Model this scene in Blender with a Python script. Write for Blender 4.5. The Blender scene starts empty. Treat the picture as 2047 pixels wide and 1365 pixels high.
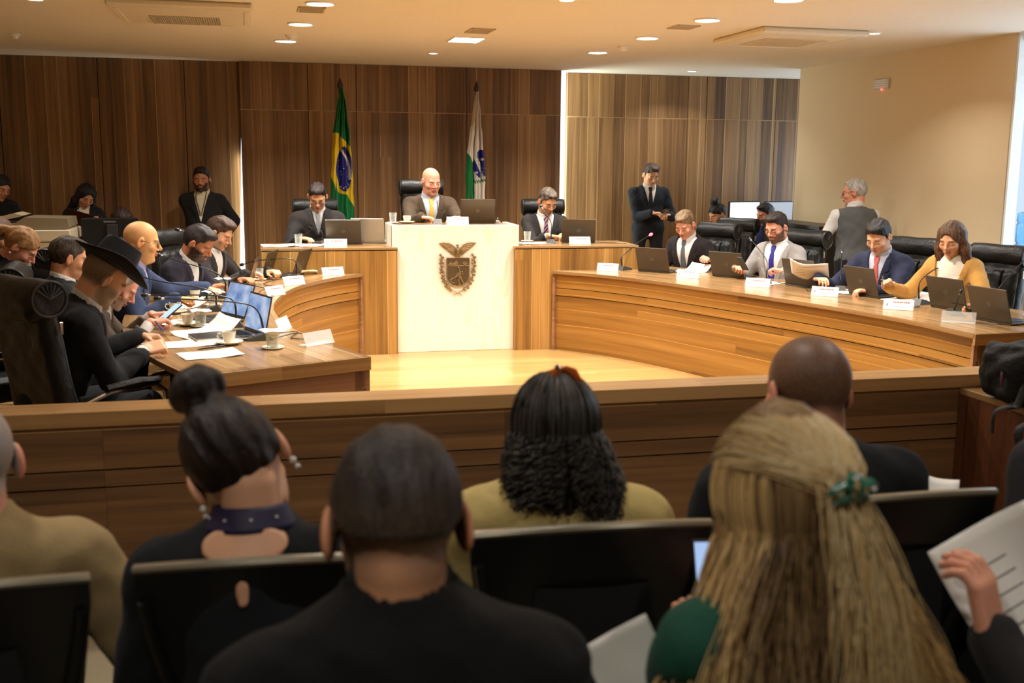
import bpy, math, random
import numpy as np
from mathutils import Vector, Matrix, Euler
from math import sin, cos, pi, radians as RD, sqrt, atan2, hypot
random.seed(7); RNG = np.random.default_rng(7)
SC = bpy.context.scene; COL = SC.collection

# ------------------------------------------------------------------ materials
MATS = {}
def newmat(name):
    m = bpy.data.materials.new(name); m.use_nodes = True
    nt = m.node_tree; nt.nodes.clear()
    out = nt.nodes.new('ShaderNodeOutputMaterial'); b = nt.nodes.new('ShaderNodeBsdfPrincipled')
    nt.links.new(b.outputs[0], out.inputs[0]); MATS[name] = m
    return m, nt, b
def nd(nt, t, **kw):
    n = nt.nodes.new(t)
    for k, v in kw.items():
        if k.startswith('i_'): n.inputs[k[2:].replace('_', ' ')].default_value = v
        else: setattr(n, k, v)
    return n
def L(nt, a, b): nt.links.new(a, b)
def mth(nt, op, a, b=None, c=None):
    n = nt.nodes.new('ShaderNodeMath'); n.operation = op
    for i, v in enumerate((a, b, c)):
        if v is None: continue
        if isinstance(v, (int, float)): n.inputs[i].default_value = v
        else: nt.links.new(v, n.inputs[i])
    return n.outputs[0]
def mixc(nt, f, a, b, blend='MIX'):
    n = nt.nodes.new('ShaderNodeMix'); n.data_type = 'RGBA'; n.blend_type = blend
    for i, v in ((0, f), (6, a), (7, b)):
        if isinstance(v, (int, float)): n.inputs[i].default_value = v
        elif isinstance(v, tuple): n.inputs[i].default_value = (*v[:3], 1)
        else: nt.links.new(v, n.inputs[i])
    return n.outputs[2]
def ramp(nt, f, stops):
    n = nt.nodes.new('ShaderNodeValToRGB'); e = n.color_ramp.elements
    while len(e) < len(stops): e.new(.5)
    for el, (p, c) in zip(e, stops): el.position = p; el.color = (*c, 1) if len(c) == 3 else c
    L(nt, f, n.inputs[0]); return n.outputs[0]
def bump(nt, b, h, s=.3, d=.01):
    n = nd(nt, 'ShaderNodeBump'); n.inputs['Strength'].default_value = s; n.inputs['Distance'].default_value = d
    L(nt, h, n.inputs['Height']); L(nt, n.outputs[0], b.inputs['Normal'])

def plain(name, col, rough=.5, metal=0, spec=.5, noise=0, nscale=30, emit=0, ecol=None, alpha=1, trans=0, bmp=0, bscale=60, sheen=0, coat=0):
    if name in MATS: return MATS[name]
    m, nt, b = newmat(name)
    b.inputs['Base Color'].default_value = (*col, 1); b.inputs['Roughness'].default_value = rough
    b.inputs['Metallic'].default_value = metal; b.inputs['Specular IOR Level'].default_value = spec
    b.inputs['Transmission Weight'].default_value = trans; b.inputs['Sheen Weight'].default_value = sheen
    b.inputs['Coat Weight'].default_value = coat
    if emit: b.inputs['Emission Color'].default_value = (*(ecol or col), 1); b.inputs['Emission Strength'].default_value = emit
    if alpha < 1: b.inputs['Alpha'].default_value = alpha
    tc = nd(nt, 'ShaderNodeTexCoord')
    n = nd(nt, 'ShaderNodeTexNoise'); n.inputs['Scale'].default_value = nscale; n.inputs['Detail'].default_value = 4
    L(nt, tc.outputs['Object'], n.inputs['Vector'])
    k = noise or .06
    L(nt, mixc(nt, n.outputs[0], tuple(c*(1-k) for c in col), tuple(min(1, c*(1+k)) for c in col)), b.inputs['Base Color'])
    if bmp:
        n2 = nd(nt, 'ShaderNodeTexNoise'); n2.inputs['Scale'].default_value = bscale; n2.inputs['Detail'].default_value = 5
        L(nt, tc.outputs['Object'], n2.inputs['Vector']); bump(nt, b, n2.outputs[0], bmp, .01)
    return m

def wood(name, dark, mid, light, plank=.14, rough=.38, streak=.5, seg=1.9, grain=1.0):
    """laminate: the grain runs along U, boards are stacked along V (metres)"""
    m, nt, b = newmat(name)
    uv = nd(nt, 'ShaderNodeUVMap'); sp = nd(nt, 'ShaderNodeSeparateXYZ'); L(nt, uv.outputs[0], sp.inputs[0])
    u, v = sp.outputs[0], sp.outputs[1]
    # uneven board widths: warp v
    vw = mth(nt, 'ADD', mth(nt, 'DIVIDE', v, plank), mth(nt, 'MULTIPLY', mth(nt, 'SINE', mth(nt, 'MULTIPLY', v, 9.7)), .33))
    idx = mth(nt, 'FLOOR', vw); fr = mth(nt, 'FRACT', vw)
    ui = mth(nt, 'FLOOR', mth(nt, 'ADD', mth(nt, 'DIVIDE', u, seg), mth(nt, 'MULTIPLY', idx, .37)))
    cb = nd(nt, 'ShaderNodeCombineXYZ'); L(nt, idx, cb.inputs[0]); L(nt, ui, cb.inputs[1])
    wn = nd(nt, 'ShaderNodeTexWhiteNoise'); L(nt, cb.outputs[0], wn.inputs['Vector'])
    def stretched(su, sv, det=5, dist=0, off=0):
        c = nd(nt, 'ShaderNodeCombineXYZ')
        L(nt, mth(nt, 'MULTIPLY', u, su), c.inputs[0]); L(nt, mth(nt, 'MULTIPLY', v, sv), c.inputs[1])
        L(nt, mth(nt, 'ADD', mth(nt, 'MULTIPLY', wn.outputs[0], 7.3), off), c.inputs[2])
        n = nd(nt, 'ShaderNodeTexNoise'); n.inputs['Scale'].default_value = 1; n.inputs['Detail'].default_value = det
        n.inputs['Distortion'].default_value = dist; L(nt, c.outputs[0], n.inputs['Vector']); return n.outputs[0]
    g1 = stretched(.7, 22*grain, 5, .5); g2 = stretched(2.5, 90*grain, 3, 0, 3.1); g3 = stretched(.35, 5*grain, 2, .3, 9)
    t = mth(nt, 'ADD', mth(nt, 'MULTIPLY', wn.outputs[0], .34), mth(nt, 'MULTIPLY', g1, .72))
    t = mth(nt, 'ADD', t, mth(nt, 'MULTIPLY', g2, .16)); t = mth(nt, 'ADD', t, mth(nt, 'MULTIPLY', g3, .35))
    t = mth(nt, 'SUBTRACT', t, .30)
    c = ramp(nt, t, [(.18, dark), (.5, mid), (.85, light)])
    pale = tuple(min(1, x*1.9+.03) for x in light)
    e = mth(nt, 'MULTIPLY', mth(nt, 'LESS_THAN', fr, .05), mth(nt, 'GREATER_THAN', wn.outputs[0], 1-streak))
    c = mixc(nt, mth(nt, 'MULTIPLY', e, .45), c, pale)
    L(nt, c, b.inputs['Base Color']); b.inputs['Roughness'].default_value = rough
    b.inputs['Specular IOR Level'].default_value = .4
    bump(nt, b, g2, .08, .002)
    return m

def vcol(name, rough=.5, bmp=0, bscale=200, spec=.35, sss=0, stretch=None, var=.0, emit=0):
    """colour from the mesh's own Col attribute"""
    m, nt, b = newmat(name)
    a = nd(nt, 'ShaderNodeAttribute'); a.attribute_name = 'Col'
    c = a.outputs[0]
    tc = nd(nt, 'ShaderNodeTexCoord'); mp = nd(nt, 'ShaderNodeMapping'); L(nt, tc.outputs['Object'], mp.inputs[0])
    if stretch: mp.inputs['Scale'].default_value = stretch
    n = nd(nt, 'ShaderNodeTexNoise'); n.inputs['Scale'].default_value = bscale; n.inputs['Detail'].default_value = 4
    L(nt, mp.outputs[0], n.inputs['Vector'])
    if var: c = mixc(nt, var, c, mixc(nt, 1.0, c, ramp(nt, n.outputs[0], [(.3, (.35, .35, .35)), (.7, (1.6, 1.6, 1.6))]), 'MULTIPLY'))
    L(nt, c, b.inputs['Base Color']); b.inputs['Roughness'].default_value = rough; b.inputs['Specular IOR Level'].default_value = spec
    if sss: b.inputs['Subsurface Weight'].default_value = sss; b.inputs['Subsurface Radius'].default_value = (.02, .008, .004); b.inputs['Subsurface Scale'].default_value = .5
    if bmp: bump(nt, b, n.outputs[0], bmp, .004)
    return m

# ------------------------------------------------------------------ objects
def tag(o, label=None, cat=None, group=None, kind=None):
    if label: o['label'] = label
    if cat: o['category'] = cat
    if group: o['group'] = group
    if kind: o['kind'] = kind
    return o
def empty(name, loc=(0, 0, 0), rz=0, label=None, cat=None, group=None):
    o = bpy.data.objects.new(name, None); COL.objects.link(o); o.empty_display_size = .1
    o.location = loc; o.rotation_euler = (0, 0, rz); return tag(o, label, cat, group)
def link_mesh(name, me, mat, parent=None, loc=None, rot=None):
    o = bpy.data.objects.new(name, me); COL.objects.link(o)
    if mat: 
        for mm in (mat if isinstance(mat, (list, tuple)) else [mat]): me.materials.append(mm)
    if parent: o.parent = parent
    if loc: o.location = loc
    if rot: o.rotation_euler = rot
    return o
def copy_tree(o, parent=None):
    c = o.copy(); COL.objects.link(c)
    if parent: c.parent = parent
    for ch in list(o.children): copy_tree(ch, c)
    return c
def place(proto, used, loc, rz, label=None, group=None):
    """first call uses the prototype itself, later calls copy it with its parts"""
    o = proto if not used else copy_tree(proto)
    o.location = loc; o.rotation_euler = (0, 0, rz)
    if label: o['label'] = label
    if group: o['group'] = group
    return o

def frame(a, b, up=(0, 0, 1)):
    """matrix whose Z points from a to b, at a"""
    z = (Vector(b)-Vector(a)).normalized(); u = Vector(up)
    if abs(z.dot(u)) > .98: u = Vector((0, 1, 0))
    x = u.cross(z).normalized(); y = z.cross(x)
    m = Matrix((x, y, z)).transposed().to_4x4(); m.translation = Vector(a); return m

class MB:
    def __init__(s): s.v = []; s.f = []; s.uv = []; s.M = Matrix(); s.mi = []; s.m = 0
    def add(s, vs, fs, uvs=None):
        n = len(s.v); s.v += [tuple(s.M @ Vector(p)) for p in vs]
        for i, f in enumerate(fs):
            s.f.append([n+k for k in f]); s.mi.append(s.m)
            s.uv.append(uvs[i] if uvs else [(vs[k][0], vs[k][2]) for k in f])
        return s
    def box(s, c, d, rz=0, grain='x', bev=0, off=(0, 0), M=None):
        """c centre, d full size; grain: axis the U coordinate follows"""
        hx, hy, hz = d[0]/2, d[1]/2, d[2]/2
        P = [Vector((x*hx, y*hy, z*hz)) for x in (-1, 1) for y in (-1, 1) for z in (-1, 1)]
        F = [(0, 1, 3, 2), (4, 6, 7, 5), (0, 4, 5, 1), (2, 3, 7, 6), (0, 2, 6, 4), (1, 5, 7, 3)]
        ax = [1, 1, 0, 0, 2, 2]   # normal axis of each face
        g = 'xyz'.index(grain); uvs = []
        if bev > 0:
            bev = min(bev, hx*.9, hy*.9, hz*.9); vs = []; fs = []
            # chamfered box: 24 verts
            idx = {}
            for i, p in enumerate(P):
                for a in range(3):
                    q = [p.x, p.y, p.z]
                    for b in range(3):
                        if b != a: q[b] -= math.copysign(bev, q[b])
                    idx[(i, a)] = len(vs); vs.append(Vector(q))
            ax2 = [0, 0, 1, 1, 2, 2]
            for f, a in zip(F, ax2): fs.append([idx[(k, a)] for k in f])
            E = [(0, 1, 2), (2, 3, 2), (4, 5, 2), (6, 7, 2), (0, 2, 1), (1, 3, 1), (4, 6, 1), (5, 7, 1), (0, 4, 0), (1, 5, 0), (2, 6, 0), (3, 7, 0)]
            for i, j, a in E:
                o = [b for b in range(3) if b != a]
                fs.append([idx[(i, o[0])], idx[(j, o[0])], idx[(j, o[1])], idx[(i, o[1])]])
            for i in range(8): fs.append([idx[(i, 0)], idx[(i, 1)], idx[(i, 2)]])
            cen = Vector((0, 0, 0)); ff = []
            for f in fs:
                n = (vs[f[1]]-vs[f[0]]).cross(vs[f[2]]-vs[f[0]]); m = sum((vs[k] for k in f), Vector())/len(f)
                ff.append(f if n.dot(m) > 0 else f[::-1])
            P, F = vs, ff
        R = Matrix.Rotation(rz, 3, 'Z')
        for f in F:
            n = (P[f[1]]-P[f[0]]).cross(P[f[2]]-P[f[0]]); a = max(range(3), key=lambda k: abs(n[k]))
            rest = [k for k in range(3) if k != a]
            gu = g if g in rest else rest[0]; gv = [k for k in rest if k != gu][0]
            uvs.append([(P[k][gu]+off[0]+c[gu], P[k][gv]+off[1]+c[gv]) for k in f])
        out = [R @ p + Vector(c) for p in P]
        if M: out = [M @ p for p in out]
        # outward winding
        n = len(s.v); s.v += [tuple(s.M @ p) for p in out]
        for i, f in enumerate(F):
            nn = (P[f[1]]-P[f[0]]).cross(P[f[2]]-P[f[0]]); mm = sum((P[k] for k in f), Vector())
            if nn.dot(mm) < 0: f = f[::-1]; uvs[i] = uvs[i][::-1]
            s.f.append([n+k for k in f]); s.uv.append(uvs[i]); s.mi.append(s.m)
        return s
    def tube(s, pts, r, n=8, cap=True, closed=False, flat=1.0):
        pts = [Vector(p) for p in pts]; N = len(pts); rs = r if isinstance(r, (list, tuple)) else [r]*N
        vs = []; fs = []; prev = None
        for i, p in enumerate(pts):
            if closed: t = pts[(i+1) % N]-pts[i-1]
            else: t = pts[min(i+1, N-1)]-pts[max(i-1, 0)]
            t.normalize()
            if prev is None:
                u = Vector((0, 0, 1)) if abs(t.z) < .9 else Vector((1, 0, 0))
                x = u.cross(t).normalized()
            else: x = (prev - t*prev.dot(t)).normalized()
            prev = x; y = t.cross(x)
            for k in range(n):
                a = 2*pi*k/n; vs.append(p + x*cos(a)*rs[i] + y*sin(a)*rs[i]*flat)
        M = N if closed else N-1
        for i in range(M):
            for k in range(n):
                a = i*n+k; b = i*n+(k+1) % n; j = (i+1) % N
                fs.append([a, b, j*n+(k+1) % n, j*n+k])
        if cap and not closed: fs.append(list(range(n))[::-1]); fs.append([(N-1)*n+k for k in range(n)])
        return s.add(vs, fs)
    def lathe(s, prof, n=20, M=None):
        """prof: list of (r,z)"""
        vs = []; fs = []
        for r, z in prof:
            for k in range(n):
                a = 2*pi*k/n; p = Vector((r*cos(a), r*sin(a), z)); vs.append(M @ p if M else p)
        for i in range(len(prof)-1):
            for k in range(n):
                fs.append([i*n+k, i*n+(k+1) % n, (i+1)*n+(k+1) % n, (i+1)*n+k])
        if prof[0][0] > 1e-5: fs.append(list(range(n))[::-1])
        if prof[-1][0] > 1e-5: fs.append([(len(prof)-1)*n+k for k in range(n)])
        return s.add(vs, fs)
    def prism(s, poly, z0, z1, M=None):
        """poly (x,y) ccw extruded z0..z1"""
        n = len(poly); vs = [Vector((x, y, z0)) for x, y in poly]+[Vector((x, y, z1)) for x, y in poly]
        if M: vs = [M @ v for v in vs]
        fs = [list(range(n))[::-1], list(range(n, 2*n))]+[[k, (k+1) % n, n+(k+1) % n, n+k] for k in range(n)]
        return s.add(vs, fs)
    def ball(s, c, r, n=12, M=None):
        r = r if isinstance(r, (list, tuple)) else (r, r, r); vs = []; fs = []
        for i in range(n//2+1):
            t = pi*i/(n//2)
            for k in range(n):
                a = 2*pi*k/n; p = Vector((c[0]+r[0]*sin(t)*cos(a), c[1]+r[1]*sin(t)*sin(a), c[2]-r[2]*cos(t))); vs.append(M @ p if M else p)
        for i in range(n//2):
            for k in range(n): fs.append([i*n+k, i*n+(k+1) % n, (i+1)*n+(k+1) % n, (i+1)*n+k])
        return s.add(vs, fs)
    def grid(s, P, nu, nv, uv=None, closeu=False):
        """P[i*nv+j]"""
        fs = []; uvs = []
        for i in range(nu if closeu else nu-1):
            for j in range(nv-1):
                i2 = (i+1) % nu; f = [i*nv+j, i2*nv+j, i2*nv+j+1, i*nv+j+1]; fs.append(f)
                uvs.append([uv[k] for k in f] if uv else [(P[k][0], P[k][2]) for k in f])
        return s.add(P, fs, uvs)
    def mesh(s, name='m', smooth=False, angle=None):
        me = bpy.data.meshes.new(name); me.from_pydata(s.v, [], s.f)
        uvl = me.uv_layers.new(name='UVMap'); flat = [c for f in s.uv for p in f for c in p]
        if len(flat) == 2*len(me.loops): uvl.data.foreach_set('uv', flat)
        me.polygons.foreach_set('material_index', s.mi)
        if smooth: me.polygons.foreach_set('use_smooth', [True]*len(me.polygons))
        me.validate(); me.update()
        if smooth and angle is not None: me.set_sharp_from_angle(angle=angle)
        return me
    def build(s, name, mat, parent=None, smooth=False, loc=None, rot=None, angle=RD(40)):
        return link_mesh(name, s.mesh(name, smooth, angle), mat, parent, loc, rot)
# ------------------------------------------------------------------ implicit surfaces (people, clothes, leather)
def V3(p): return np.array(p, float)
def rcone(a, b, ra, rb):
    a = V3(a); b = V3(b); ab = b-a; L2 = float(ab@ab)+1e-12
    def f(X, Y, Z):
        px, py, pz = X-a[0], Y-a[1], Z-a[2]
        t = np.clip((px*ab[0]+py*ab[1]+pz*ab[2])/L2, 0, 1)
        return np.sqrt((px-t*ab[0])**2+(py-t*ab[1])**2+(pz-t*ab[2])**2)-(ra+(rb-ra)*t)
    R = max(ra, rb); return f, np.minimum(a, b)-R, np.maximum(a, b)+R
def ell(c, r, M=None):
    c = V3(c); r = V3(r); M = np.eye(3) if M is None else np.array(M)
    def f(X, Y, Z):
        x, y, z = X-c[0], Y-c[1], Z-c[2]
        q = [(M[0, i]*x+M[1, i]*y+M[2, i]*z) for i in range(3)]
        k0 = np.sqrt(sum((q[i]/r[i])**2 for i in range(3))); k1 = np.sqrt(sum((q[i]/r[i]**2)**2 for i in range(3)))+1e-9
        return k0*(k0-1)/k1
    R = np.sqrt(((M*r)**2).sum(1)); return f, c-R, c+R
def rbox(c, h, rad, M=None):
    c = V3(c); h = V3(h)-rad; M = np.eye(3) if M is None else np.array(M)
    def f(X, Y, Z):
        x, y, z = X-c[0], Y-c[1], Z-c[2]
        q = [np.abs(M[0, i]*x+M[1, i]*y+M[2, i]*z)-h[i] for i in range(3)]
        return np.sqrt(sum(np.maximum(a, 0)**2 for a in q))+np.minimum(np.maximum(np.maximum(q[0], q[1]), q[2]), 0)-rad
    R = np.abs(M)@(h+rad); return f, c-R, c+R
class T:
    """rigid frame: local -> world for primitives"""
    def __init__(s, R=None, t=(0, 0, 0)): s.R = np.eye(3) if R is None else np.array(R); s.t = V3(t)
    def p(s, q): return s.R@V3(q)+s.t
    def mul(s, o): return T(s.R@o.R, s.p(o.t))
    def rc(s, a, b, ra, rb): return rcone(s.p(a), s.p(b), ra, rb)
    def el(s, c, r, M=None): return ell(s.p(c), r, s.R if M is None else s.R@np.array(M))
    def rb(s, c, h, rad, M=None): return rbox(s.p(c), h, rad, s.R if M is None else s.R@np.array(M))
    def loc(s, X, Y, Z):
        x, y, z = X-s.t[0], Y-s.t[1], Z-s.t[2]; R = s.R
        return (R[0, 0]*x+R[1, 0]*y+R[2, 0]*z, R[0, 1]*x+R[1, 1]*y+R[2, 1]*z, R[0, 2]*x+R[1, 2]*y+R[2, 2]*z)
    def mat(s):
        m = Matrix([[float(v) for v in r] for r in s.R]).to_4x4(); m.translation = Vector([float(v) for v in s.t]); return m
def rot(ax, a):
    c, s = cos(a), sin(a)
    return np.array({'x': [[1, 0, 0], [0, c, -s], [0, s, c]], 'y': [[c, 0, s], [0, 1, 0], [-s, 0, c]], 'z': [[c, -s, 0], [s, c, 0], [0, 0, 1]]}[ax])
def axis(lo, hi, coarse, fine, ivs):
    """grid positions, fine inside the given intervals"""
    pts = [lo]
    while pts[-1] < hi:
        x = pts[-1]; h = coarse
        for a, b, *ff in ivs:
            fi = ff[0] if ff else fine
            if a <= x <= b: h = min(h, fi)
            elif x < a: h = min(h, max(fi, a-x))
        pts.append(x+h)
    return np.array(pts)
class Field:
    def __init__(s, xs, ys, zs):
        s.x, s.y, s.z = xs, ys, zs; s.v = np.full((len(xs), len(ys), len(zs)), .3, np.float32)
    def blk(s, lo, hi):
        r = []
        for a, l, h in ((s.x, lo[0], hi[0]), (s.y, lo[1], hi[1]), (s.z, lo[2], hi[2])):
            i = max(0, np.searchsorted(a, l)-1); j = min(len(a), np.searchsorted(a, h)+1); r.append(slice(i, max(i, j)))
        return tuple(r)
    def xyz(s, b): return (s.x[b[0]][:, None, None], s.y[b[1]][None, :, None], s.z[b[2]][None, None, :])
    def add(s, prim, k=.01, op='u', grow=0, pad=.05):
        f, lo, hi = prim; m = pad+k+abs(grow)
        b = s.blk(lo-m, hi+m); v = s.v[b]
        if v.size == 0: return s
        d = f(*s.xyz(b))-grow
        if op == 's':
            d = -d; h = np.clip(.5-.5*(v-d)/k, 0, 1); s.v[b] = v*(1-h)+d*h+k*h*(1-h)
        else:
            h = np.clip(.5+.5*(v-d)/k, 0, 1); s.v[b] = v*(1-h)+d*h-k*h*(1-h)
        return s
    def cut(s, d, b=None):
        """keep where d<0"""
        if b is None: s.v = np.maximum(s.v, d)
        else: s.v[b] = np.maximum(s.v[b], d)
    def mesh(s, name='m', col=None, smooth_it=0):
        v = s.v; v[0], v[-1], v[:, 0], v[:, -1], v[:, :, 0], v[:, :, -1] = .1, .1, .1, .1, .1, .1
        sg = v < 0; nx, ny, nz = v.shape
        cnt = np.zeros((nx-1, ny-1, nz-1), np.int8)
        c8 = [(i, j, k) for i in (0, 1) for j in (0, 1) for k in (0, 1)]
        sl = lambda i, j, k: (slice(i, nx-1+i), slice(j, ny-1+j), slice(k, nz-1+k))
        for c in c8: cnt += sg[sl(*c)]
        act = (cnt > 0) & (cnt < 8); ids = np.full(act.shape, -1, np.int64); I, J, K = np.nonzero(act); n = len(I)
        if n == 0: return None
        ids[I, J, K] = np.arange(n)
        P = np.zeros((n, 3)); W = np.zeros(n); A = (s.x, s.y, s.z)
        for a in range(3):
            o = [x for x in range(3) if x != a]
            for p in (0, 1):
                for q in (0, 1):
                    c0 = [I.copy(), J.copy(), K.copy()]; c0[o[0]] += p; c0[o[1]] += q
                    c1 = [x.copy() for x in c0]; c1[a] += 1
                    v0 = v[c0[0], c0[1], c0[2]]; v1 = v[c1[0], c1[1], c1[2]]; m = (v0 < 0) != (v1 < 0)
                    t = np.where(m, v0/(v0-v1+1e-12*(v0 == v1)), 0); w = m.astype(float)
                    for d in range(3):
                        x0 = A[d][c0[d]]; x1 = A[d][c1[d]]; P[:, d] += w*(x0+t*(x1-x0))
                    W += w
        P /= np.maximum(W, 1)[:, None]
        F = []
        for a in range(3):
            o1, o2 = [x for x in range(3) if x != a]
            s0 = [slice(1, -1)]*3; s0[a] = slice(0, -1); s1 = list(s0); s1[a] = slice(1, None)
            A0 = sg[tuple(s0)]; A1 = sg[tuple(s1)]; m = A0 != A1
            i, j, k = np.nonzero(m); c = [i, j, k]
            for d in range(3):
                if d != a: c[d] = c[d]+1
            def idd(p, q):
                cc = [c[0], c[1], c[2]]; cc[o1] = cc[o1]-p; cc[o2] = cc[o2]-q
                return ids[cc[0], cc[1], cc[2]]
            qd = np.stack([idd(1, 1), idd(0, 1), idd(0, 0), idd(1, 0)], 1)
            flip = A0[i, j, k] if a != 1 else ~A0[i, j, k]
            qd[~flip] = qd[~flip][:, ::-1]; F.append(qd)
        F = np.concatenate(F)
        me = bpy.data.meshes.new(name); me.vertices.add(n); me.vertices.foreach_set('co', P.astype(np.float32).ravel())
        me.loops.add(len(F)*4); me.loops.foreach_set('vertex_index', F.astype(np.int32).ravel())
        me.polygons.add(len(F)); me.polygons.foreach_set('loop_start', np.arange(0, len(F)*4, 4, dtype=np.int32))
        me.update(calc_edges=True); me.polygons.foreach_set('use_smooth', np.ones(len(F), bool))
        if col is not None: setcol(me, col(P))
        return me
def setcol(me, C):
    a = me.attributes.new('Col', 'FLOAT_COLOR', 'POINT'); C = np.asarray(C, float)
    if C.shape[1] == 3: C = np.concatenate([C, np.ones((len(C), 1))], 1)
    a.data.foreach_set('color', C.astype(np.float32).ravel())
def box_field(lo, hi, h): 
    return Field(np.arange(lo[0], hi[0]+h, h), np.arange(lo[1], hi[1]+h, h), np.arange(lo[2], hi[2]+h, h))
def sstep(a, b, x): t = np.clip((x-a)/(b-a), 0, 1); return t*t*(3-2*t)
def wob(X, Y, Z, f=30., a=.003, s=0.):
    return a*(np.sin(f*X+1.7*np.sin(f*.6*Z+s))*np.sin(f*.8*Z+1.3*np.sin(f*.7*Y+s))+.6*np.sin(f*1.9*Y+2*np.sin(f*.9*X+s)+s)*np.sin(f*1.3*Z))
# ------------------------------------------------------------------ people
def lin(r, g, b): return tuple(((c/255)/12.92 if c/255 <= .04045 else ((c/255+.055)/1.055)**2.4) for c in (r, g, b))
SKINM = vcol('skin', .48, .12, 260, .4, .12, None, .10)
HAIRM = vcol('hair', .5, .9, 170, .35, 0, (1, 1, .16), .55)
HAIRC = vcol('curly_hair', .55, 1.0, 95, .35, 0, (1, 1, .6), .6)
EYEM = plain('eye_white', (.75, .72, .68), .15)
IRISM = plain('eye_iris', (.03, .018, .01), .15)
def cloth(name, col, rough=.85, sheen=.03, bs=220, bmp=.25):
    return plain('cloth_'+name, col, rough, 0, .25, .12, 25, bmp=bmp, bscale=bs, sheen=sheen)
SHOEM = plain('black_shoe_leather', (.012, .011, .01), .3)
GLASSF = plain('spectacle_frame', (.015, .013, .012), .3)
LENSM = None

def head_prims(H, s=1., fem=False, fat=0., beard=0, ears=True):
    P = []; j = .88 if fem else 1.
    def e(c, r, k=.015, op='u'): P.append((H.el([x*s for x in c], [x*s for x in r]), k, op))
    def c(a, b, ra, rb, k=.01, op='u'): P.append((H.rc([x*s for x in a], [x*s for x in b], ra*s, rb*s), k, op))
    e((0, -.014, .03), (.0755, .098, .086))
    e((0, .03, -.025), (.064+fat*.006, .062, .085), .02)
    e((0, .036, -.073), (.05*j+fat*.012, .05, .036), .02)
    e((0, .078*(.99 if fem else 1), -.098), (.02*j, .017, .015), .02)
    c((-.034, .076, .022), (.034, .076, .022), .013, .013, .014)
    for x in (-1, 1):
        e((x*.033, .097, .002), (.017, .016, .0125), .012, 's')
        e((x*.0315, .0735, .001), (.0155, .0145, .0125), .003)
        e((x*.043, .062, -.024), (.021+fat*.004, .02, .02), .02)
        e((x*.012, .096, -.029), (.008, .008, .007), .005)
        if not ears: continue
        Re = rot('z', x*.35)@rot('x', -.22)
        P.append((H.el((x*.081*s, -.008*s, -.004*s), (.009*s, .02*s, .034*s), Re), .004, 'u'))
        P.append((H.el((x*.09*s, -.002*s, .002*s), (.0065*s, .011*s, .021*s), Re), .004, 's'))
        P.append((H.el((x*.081*s, .008*s, -.01*s), (.005*s, .006*s, .009*s), Re), .004, 'u'))
    c((0, .084, .018), (0, .112, -.021), .0065, .0105, .012)
    e((0, .0945, -.0525), (.024, .0085, .0048), .004); e((0, .0925, -.0625), (.02, .0095, .0062), .004)
    c((-.025, .093, -.0572), (.025, .093, -.0572), .0018, .0018, .003, 's')
    if fat > .5: e((0, .03, -.105), (.05, .04, .03), .03)
    return P

def skin_colour(Hs, s, tone, lip, brow, beardc=None, beard=0, buzz=None, eyes='down', browc=None):
    """Hs: head frame(s); paints lips, brows, lashes, stubble and clipped hair in head coordinates"""
    tone = np.array(tone); rng = np.random.default_rng(3)
    def f(P):
        C = np.tile(tone, (len(P), 1)); x, y, z = Hs.loc(P[:, 0], P[:, 1], P[:, 2]); x, y, z = x/s, y/s, z/s
        hd = (np.abs(x) < .1) & (z > -.13) & (z < .14) & (np.abs(y) < .13)
        def mx(m, col): C[:] = C*(1-m[:, None])+np.array(col)*m[:, None]
        n = rng.random(len(P))
        ax = np.abs(x); fr = sstep(.03, .06, y)*hd
        # ruddy nose, cheeks, ears
        mx(hd*.16*np.exp(-((ax-.04)**2/.0004+(z+.025)**2/.0005))*fr, tone*np.array((1.12, .72, .66)))
        mx(hd*.18*np.exp(-(x**2/.0002+(z+.022)**2/.0003))*fr, tone*np.array((1.12, .75, .7)))
        mx(hd*.3*sstep(.074, .084, ax), tone*np.array((1.15, .68, .6)))
        if beard: # 1 stubble/full: jaw, chin, upper lip
            zone = sstep(-.012, -.04, z+.35*np.maximum(0, .04-y)*-1)*sstep(-.035, .0, y)
            zone = np.maximum(sstep(-.036, -.046, z)*sstep(.0, .03, y), sstep(.0, -.03, z)*sstep(-.02, .0, y)*sstep(.035, .05, ax))
            zone = zone*(1-np.exp(-((ax/.02)**4+((z+.058)/.008)**4)))
            mx(np.clip(zone*beard*(.8+.4*n), 0, 1)*hd, beardc)
        mx(np.clip(1.3*np.exp(-((ax/.021)**4+((z+.0575)/.0095)**4)), 0, 1)*(y > .07)*.75, lip)
        bz = .025-.15*np.maximum(0, ax-.035)
        mx(np.clip(1.5*np.exp(-(((ax-.033)/.018)**4+((z-bz)/.0042)**2)), 0, 1)*(y > .05)*.85*brow, browc if browc is not None else (.02, .012, .008))
        ez = -.006 if eyes == 'down' else .001
        dk = np.exp(-(((ax-.032)/.0145)**4+((z-ez)/.0028)**2))*(y > .05)
        mx(np.clip(1.4*dk, 0, 1)*.85, (.02, .012, .01))
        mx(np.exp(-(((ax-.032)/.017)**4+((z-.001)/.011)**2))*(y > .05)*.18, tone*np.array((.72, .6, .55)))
        if buzz is not None:
            m, col = buzz(x, y, z, n); mx(np.clip(m, 0, 1)*hd, col)
        return np.clip(C, 0, 1)
    return f

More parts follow.
